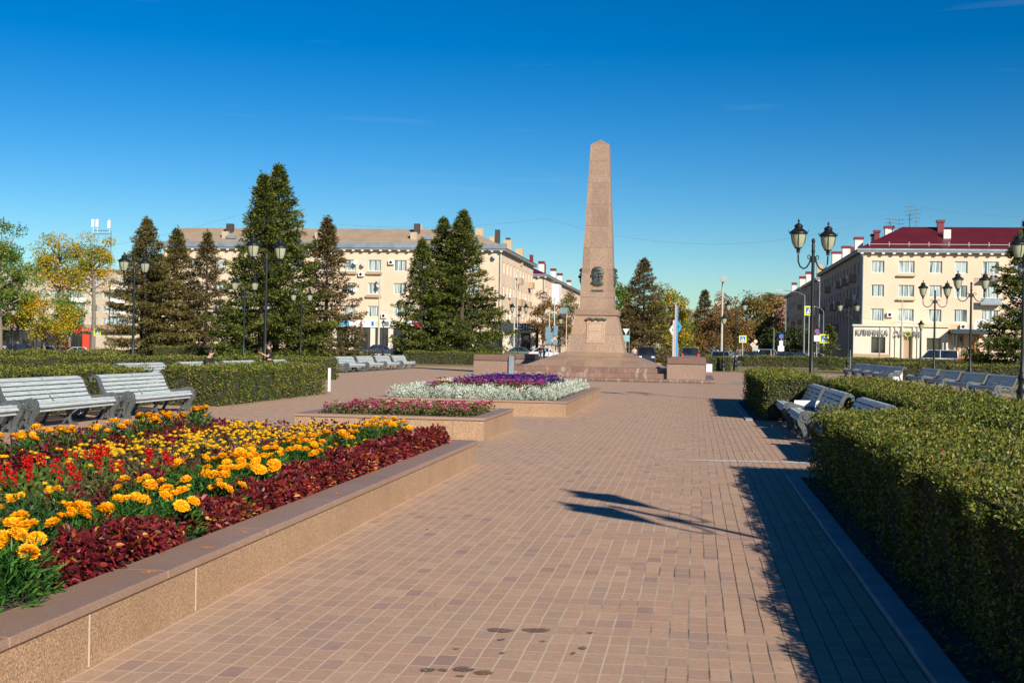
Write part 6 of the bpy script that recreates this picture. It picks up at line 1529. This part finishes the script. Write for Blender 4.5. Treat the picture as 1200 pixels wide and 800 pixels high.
# ------------------------------------------------------------------ people
def skin_body(name, verts, edges, radii, mat, parent, sub=2):
    me = bpy.data.meshes.new(name); me.from_pydata(verts, edges, []); o = bpy.data.objects.new(name, me); COL.objects.link(o)
    md = o.modifiers.new('s', 'SKIN'); md.use_smooth_shade = True
    for i, r in enumerate(radii): 
        rr = r if hasattr(r, '__len__') else (r, r); me.skin_vertices[0].data[i].radius = rr
    me.skin_vertices[0].data[0].use_root = True
    s = o.modifiers.new('b', 'SUBSURF'); s.levels = s.render_levels = sub
    dg = bpy.context.evaluated_depsgraph_get(); dg.update(); m2 = bpy.data.meshes.new_from_object(o.evaluated_get(dg)); bpy.data.objects.remove(o)
    m2.materials.clear(); m2.materials.append(mat); r = bpy.data.objects.new(name, m2); COL.objects.link(r); r.parent = parent
    for p in m2.polygons: p.use_smooth = True
    return r
def person(pose, loc, rz, lab, H=1.7, top=CLOTHB, bottom=CLOTHB, hair='short', grp=None, sc=None):
    t = thing('person', lab, 'person', loc, rz, grp, (sc or 1)*H/1.7)
    # local: faces +x, y to the left
    if pose == 'sit':
        hip = (-.02, 0, .52); sh = (.10, 0, .98); hd = (.17, 0, 1.18)
        legs = [((.0, s*.09, .52), (.42, s*.11, .54), (.40, s*.11, .10), (.54, s*.12, .05)) for s in (-1, 1)]
        arms = [((.10, s*.19, .96), (.20, s*.23, .72), (.40, s*.14, .62)) for s in (-1, 1)]
    elif pose == 'reach':
        hip = (0, 0, .93); sh = (0, 0, 1.40); hd = (.02, 0, 1.62)
        legs = [((0, s*.09, .90), (.02, s*.10, .50), (0, s*.10, .08), (.14, s*.11, .04)) for s in (-1, 1)]
        arms = [((0, .19, 1.38), (.10, .30, 1.14), (.36, .38, 1.26)), ((0, -.19, 1.38), (.05, -.24, 1.12), (.20, -.12, 1.02))]
    else:
        hip = (0, 0, .93); sh = (0, 0, 1.40); hd = (.02, 0, 1.62)
        legs = [((0, s*.09, .90), (.08*s, s*.10, .50), (.15*s-.05, s*.10, .08), (.15*s+.09, s*.11, .04)) for s in (-1, 1)]
        arms = [((0, s*.19, 1.38), (-.05*s, s*.23, 1.12), (-.10*s+.05, s*.22, .88)) for s in (-1, 1)]
    H_, S_ = Vector(hip), Vector(sh); D_ = Vector(hd); neck = S_.lerp(D_, .45)
    # body: skin tone continuous figure (torso, neck, head, arms, legs, feet)
    V = [hip, tuple(H_.lerp(S_, .45)), tuple(H_.lerp(S_, .85)), tuple(S_+Vector((0, 0, .03))), tuple(neck), tuple(D_-Vector((0, 0, .06))), tuple(D_+Vector((.01, 0, .03)))]
    R_ = [(.13, .14), (.11, .12), (.13, .15), (.07, .09), (.052, .052), (.075, .085), (.07, .088)]; E_ = [(0, 1), (1, 2), (2, 3), (3, 4), (4, 5), (5, 6)]
    for l in legs:
        b = len(V); V += [l[0], l[1], l[2], l[3]]; R_ += [.085, .058, .042, .035]; E_ += [(0, b), (b, b+1), (b+1, b+2), (b+2, b+3)]
    for a in arms:
        b = len(V); d = (Vector(a[2])-Vector(a[1])).normalized(); V += [a[0], a[1], a[2], tuple(Vector(a[2])+d*.09)]; R_ += [.052, .038, .028, .032]; E_ += [(2, b), (b, b+1), (b+1, b+2), (b+2, b+3)]
        side = Vector((0, 0, 1)).cross(d).normalized()
        h = len(V)-1
        for k in range(4):
            p0 = Vector(V[h])+side*(k-1.5)*.021+d*.02; V += [tuple(p0), tuple(p0+d*.04-Vector((0, 0, .008))), tuple(p0+d*.07-Vector((0, 0, .022)))]; R_ += [.009, .0085, .007]; q = len(V); E_ += [(h, q-3), (q-3, q-2), (q-2, q-1)]
        p0 = Vector(a[2])+side*.035+d*.03; V += [tuple(p0), tuple(p0+side*.025+d*.04)]; R_ += [.011, .009]; q = len(V); E_ += [(h-0, q-2), (q-2, q-1)]
    body = skin_body('body', V, E_, R_, SKIN, t, 1)
    # face
    f = MB(); hx, hy, hz = D_
    f.lathe([(.001, -.03), (.014, -.02), (.010, .01), (.001, .025)], (hx+.092, 0, hz-.01), 8); f.build('nose', SKIN, t, smooth=True)
    e = MB()
    for s in (-1, 1): e.lathe([(.001, -.010), (.010, 0), (.001, .010)], (hx+.078, s*.030, hz+.018), 8)
    e.build('eyes', BLACK, t); MB().box(hx+.070, hx+.086, -.022, .022, hz-.055, hz-.046).build('mouth', simple('lips', (.4, .12, .1)), t)
    er = MB()
    for s in (-1, 1): er.lathe([(.001, -.03), (.016, -.01), (.018, .01), (.001, .03)], (hx-.0, s*.088, hz), 8)
    er.build('ears', SKIN, t, smooth=True)
    hr = MB(); n = 12
    hr.lathe([(.104, .0), (.112, .04), (.098, .085), (.06, .115), (.01, .125)], (hx-.018, 0, hz), 14)
    if hair == 'bun': hr.lathe([(.01, -.04), (.045, -.02), (.045, .02), (.01, .045)], (hx-.03, 0, hz+.13), 10); hr.lathe([(.06, -.09), (.095, -.03), (.10, .02)], (hx-.035, 0, hz), 12)
    hr.build('hair', HAIR, t, smooth=True)
    # clothes as slightly larger skins over body and limbs
    V = [hip, tuple(H_.lerp(S_, .45)), tuple(H_.lerp(S_, .85)), tuple(S_+Vector((0, 0, .03)))]; R_ = [(.15, .165), (.135, .15), (.15, .17), (.08, .11)]; E_ = [(0, 1), (1, 2), (2, 3)]
    for a in arms:
        b = len(V); m_ = Vector(a[0]).lerp(Vector(a[1]), .75); V += [a[0], tuple(m_)]; R_ += [.068, .06]; E_ += [(2, b), (b, b+1)]
    skin_body('shirt', V, E_, R_, top, t, 1)
    V = [tuple(H_+Vector((0, 0, .03)))]; R_ = [(.145, .16)]; E_ = []
    for l in legs:
        b = len(V); V += [l[0], l[1], tuple(Vector(l[1]).lerp(Vector(l[2]), .9))]; R_ += [.10, .075, .062]; E_ += [(0, b), (b, b+1), (b+1, b+2)]
    skin_body('trousers', V, E_, R_, bottom, t, 1)
    sh_ = MB()
    for l in legs: x, y, z = l[2]; zz = max(0, z-.08); sh_.box(x-.08, x+.20, y-.045, y+.045, zz, zz+.075)
    sh_.build('shoes', BLACK, t, bevel=.02)
    return t
X, _ = at(263, 420, 40.2)
person('sit', (-15.95, 40.1+.3, -.02), -.15, 'man in a black t-shirt sitting on a far bench and looking right', 1.75, hair='short')
X, _ = at(308, 410, 44.5)
person('reach', (X+.1, 44.9, .01), -PI/2-.55-.5, 'woman in black standing by the large double lamp with one hand raised', 1.55, hair='bun')
X, _ = at(633.5, 410, 150); person('walk', (X, 150, 0), 1.0, 'distant pedestrian in dark clothes left of the white poles', 1.75, top=CLOTHB, bottom=CLOTHJ)
X, _ = at(637.5, 410, 152); person('walk', (X, 152, 0), -2.0, 'distant pedestrian in pale blue top by the white poles', 1.7, top=CLOTHR, bottom=CLOTHJ)
X, _ = at(743.5, 410, 125); person('walk', (X, 125, 0), -1.5, 'distant pedestrian in a beige top right of the obelisk', 1.75, top=CLOTHW, bottom=CLOTHB)

# ------------------------------------------------------------------ light
SUN_EL = math.radians(27); AZ = math.atan2(.6, -.8)
sl_ = bpy.data.lights.new('sun', 'SUN'); sl_.energy = 5.0; sl_.angle = math.radians(.53); sl_.color = (1.0, .90, .76)
so = bpy.data.objects.new('sun', sl_); COL.objects.link(so); so.rotation_euler = Vector(SUNV).to_track_quat('Z', 'Y').to_euler(); so.location = (20, -20, 30)
w = bpy.data.worlds.new('World'); scene.world = w; w.use_nodes = True; nt = w.node_tree; bg = nt.nodes['Background']
sky = nt.nodes.new('ShaderNodeTexSky'); sky.sky_type = 'NISHITA'; sky.sun_disc = False; sky.sun_elevation = SUN_EL; sky.sun_rotation = AZ
sky.altitude = 300; sky.air_density = 1.0; sky.dust_density = .2; sky.ozone_density = 3.5
hs_ = nt.nodes.new('ShaderNodeHueSaturation'); hs_.inputs['Saturation'].default_value = 1.30; hs_.inputs['Hue'].default_value = .5005; hs_.inputs['Value'].default_value = .58; gm_ = nt.nodes.new('ShaderNodeGamma'); gm_.inputs[1].default_value = 1.38; nt.links.new(sky.outputs[0], gm_.inputs[0]); nt.links.new(gm_.outputs[0], hs_.inputs['Color'])
# faint wisps of high cloud
tc = nt.nodes.new('ShaderNodeTexCoord'); mp = nt.nodes.new('ShaderNodeMapping'); mp.inputs['Scale'].default_value = (1.6, 1.6, 22); mp.inputs['Rotation'].default_value = (.02, .05, 0)
nt.links.new(tc.outputs['Generated'], mp.inputs[0]); nn = nt.nodes.new('ShaderNodeTexNoise'); nn.inputs['Scale'].default_value = 2.2; nn.inputs['Detail'].default_value = 8; nn.inputs['Roughness'].default_value = .55; nt.links.new(mp.outputs[0], nn.inputs['Vector'])
cr = nt.nodes.new('ShaderNodeValToRGB'); cr.color_ramp.elements[0].position = .63; cr.color_ramp.elements[0].color = (0, 0, 0, 1); cr.color_ramp.elements[1].position = .85; cr.color_ramp.elements[1].color = (.12, .12, .12, 1); nt.links.new(nn.outputs['Fac'], cr.inputs[0])
mx = nt.nodes.new('ShaderNodeMix'); mx.data_type = 'RGBA'; nt.links.new(cr.outputs[0], mx.inputs[0]); nt.links.new(hs_.outputs[0], mx.inputs[6]); mx.inputs[7].default_value = (9, 10, 11, 1)
vm_ = nt.nodes.new('ShaderNodeVectorMath'); vm_.operation = 'MULTIPLY'; vm_.inputs[1].default_value = (1.0, 1.09, 1.12); nt.links.new(mx.outputs[2], vm_.inputs[0]); nt.links.new(vm_.outputs[0], bg.inputs['Color']); bg.inputs['Strength'].default_value = .051
vs_ = scene.view_settings; vs_.view_transform = 'Standard'; vs_.look = 'None'; vs_.exposure = 0.45; vs_.gamma = 1
scene.render.engine = 'CYCLES'; scene.cycles.max_bounces = 6
scene.render.resolution_x = 1024; scene.render.resolution_y = 682
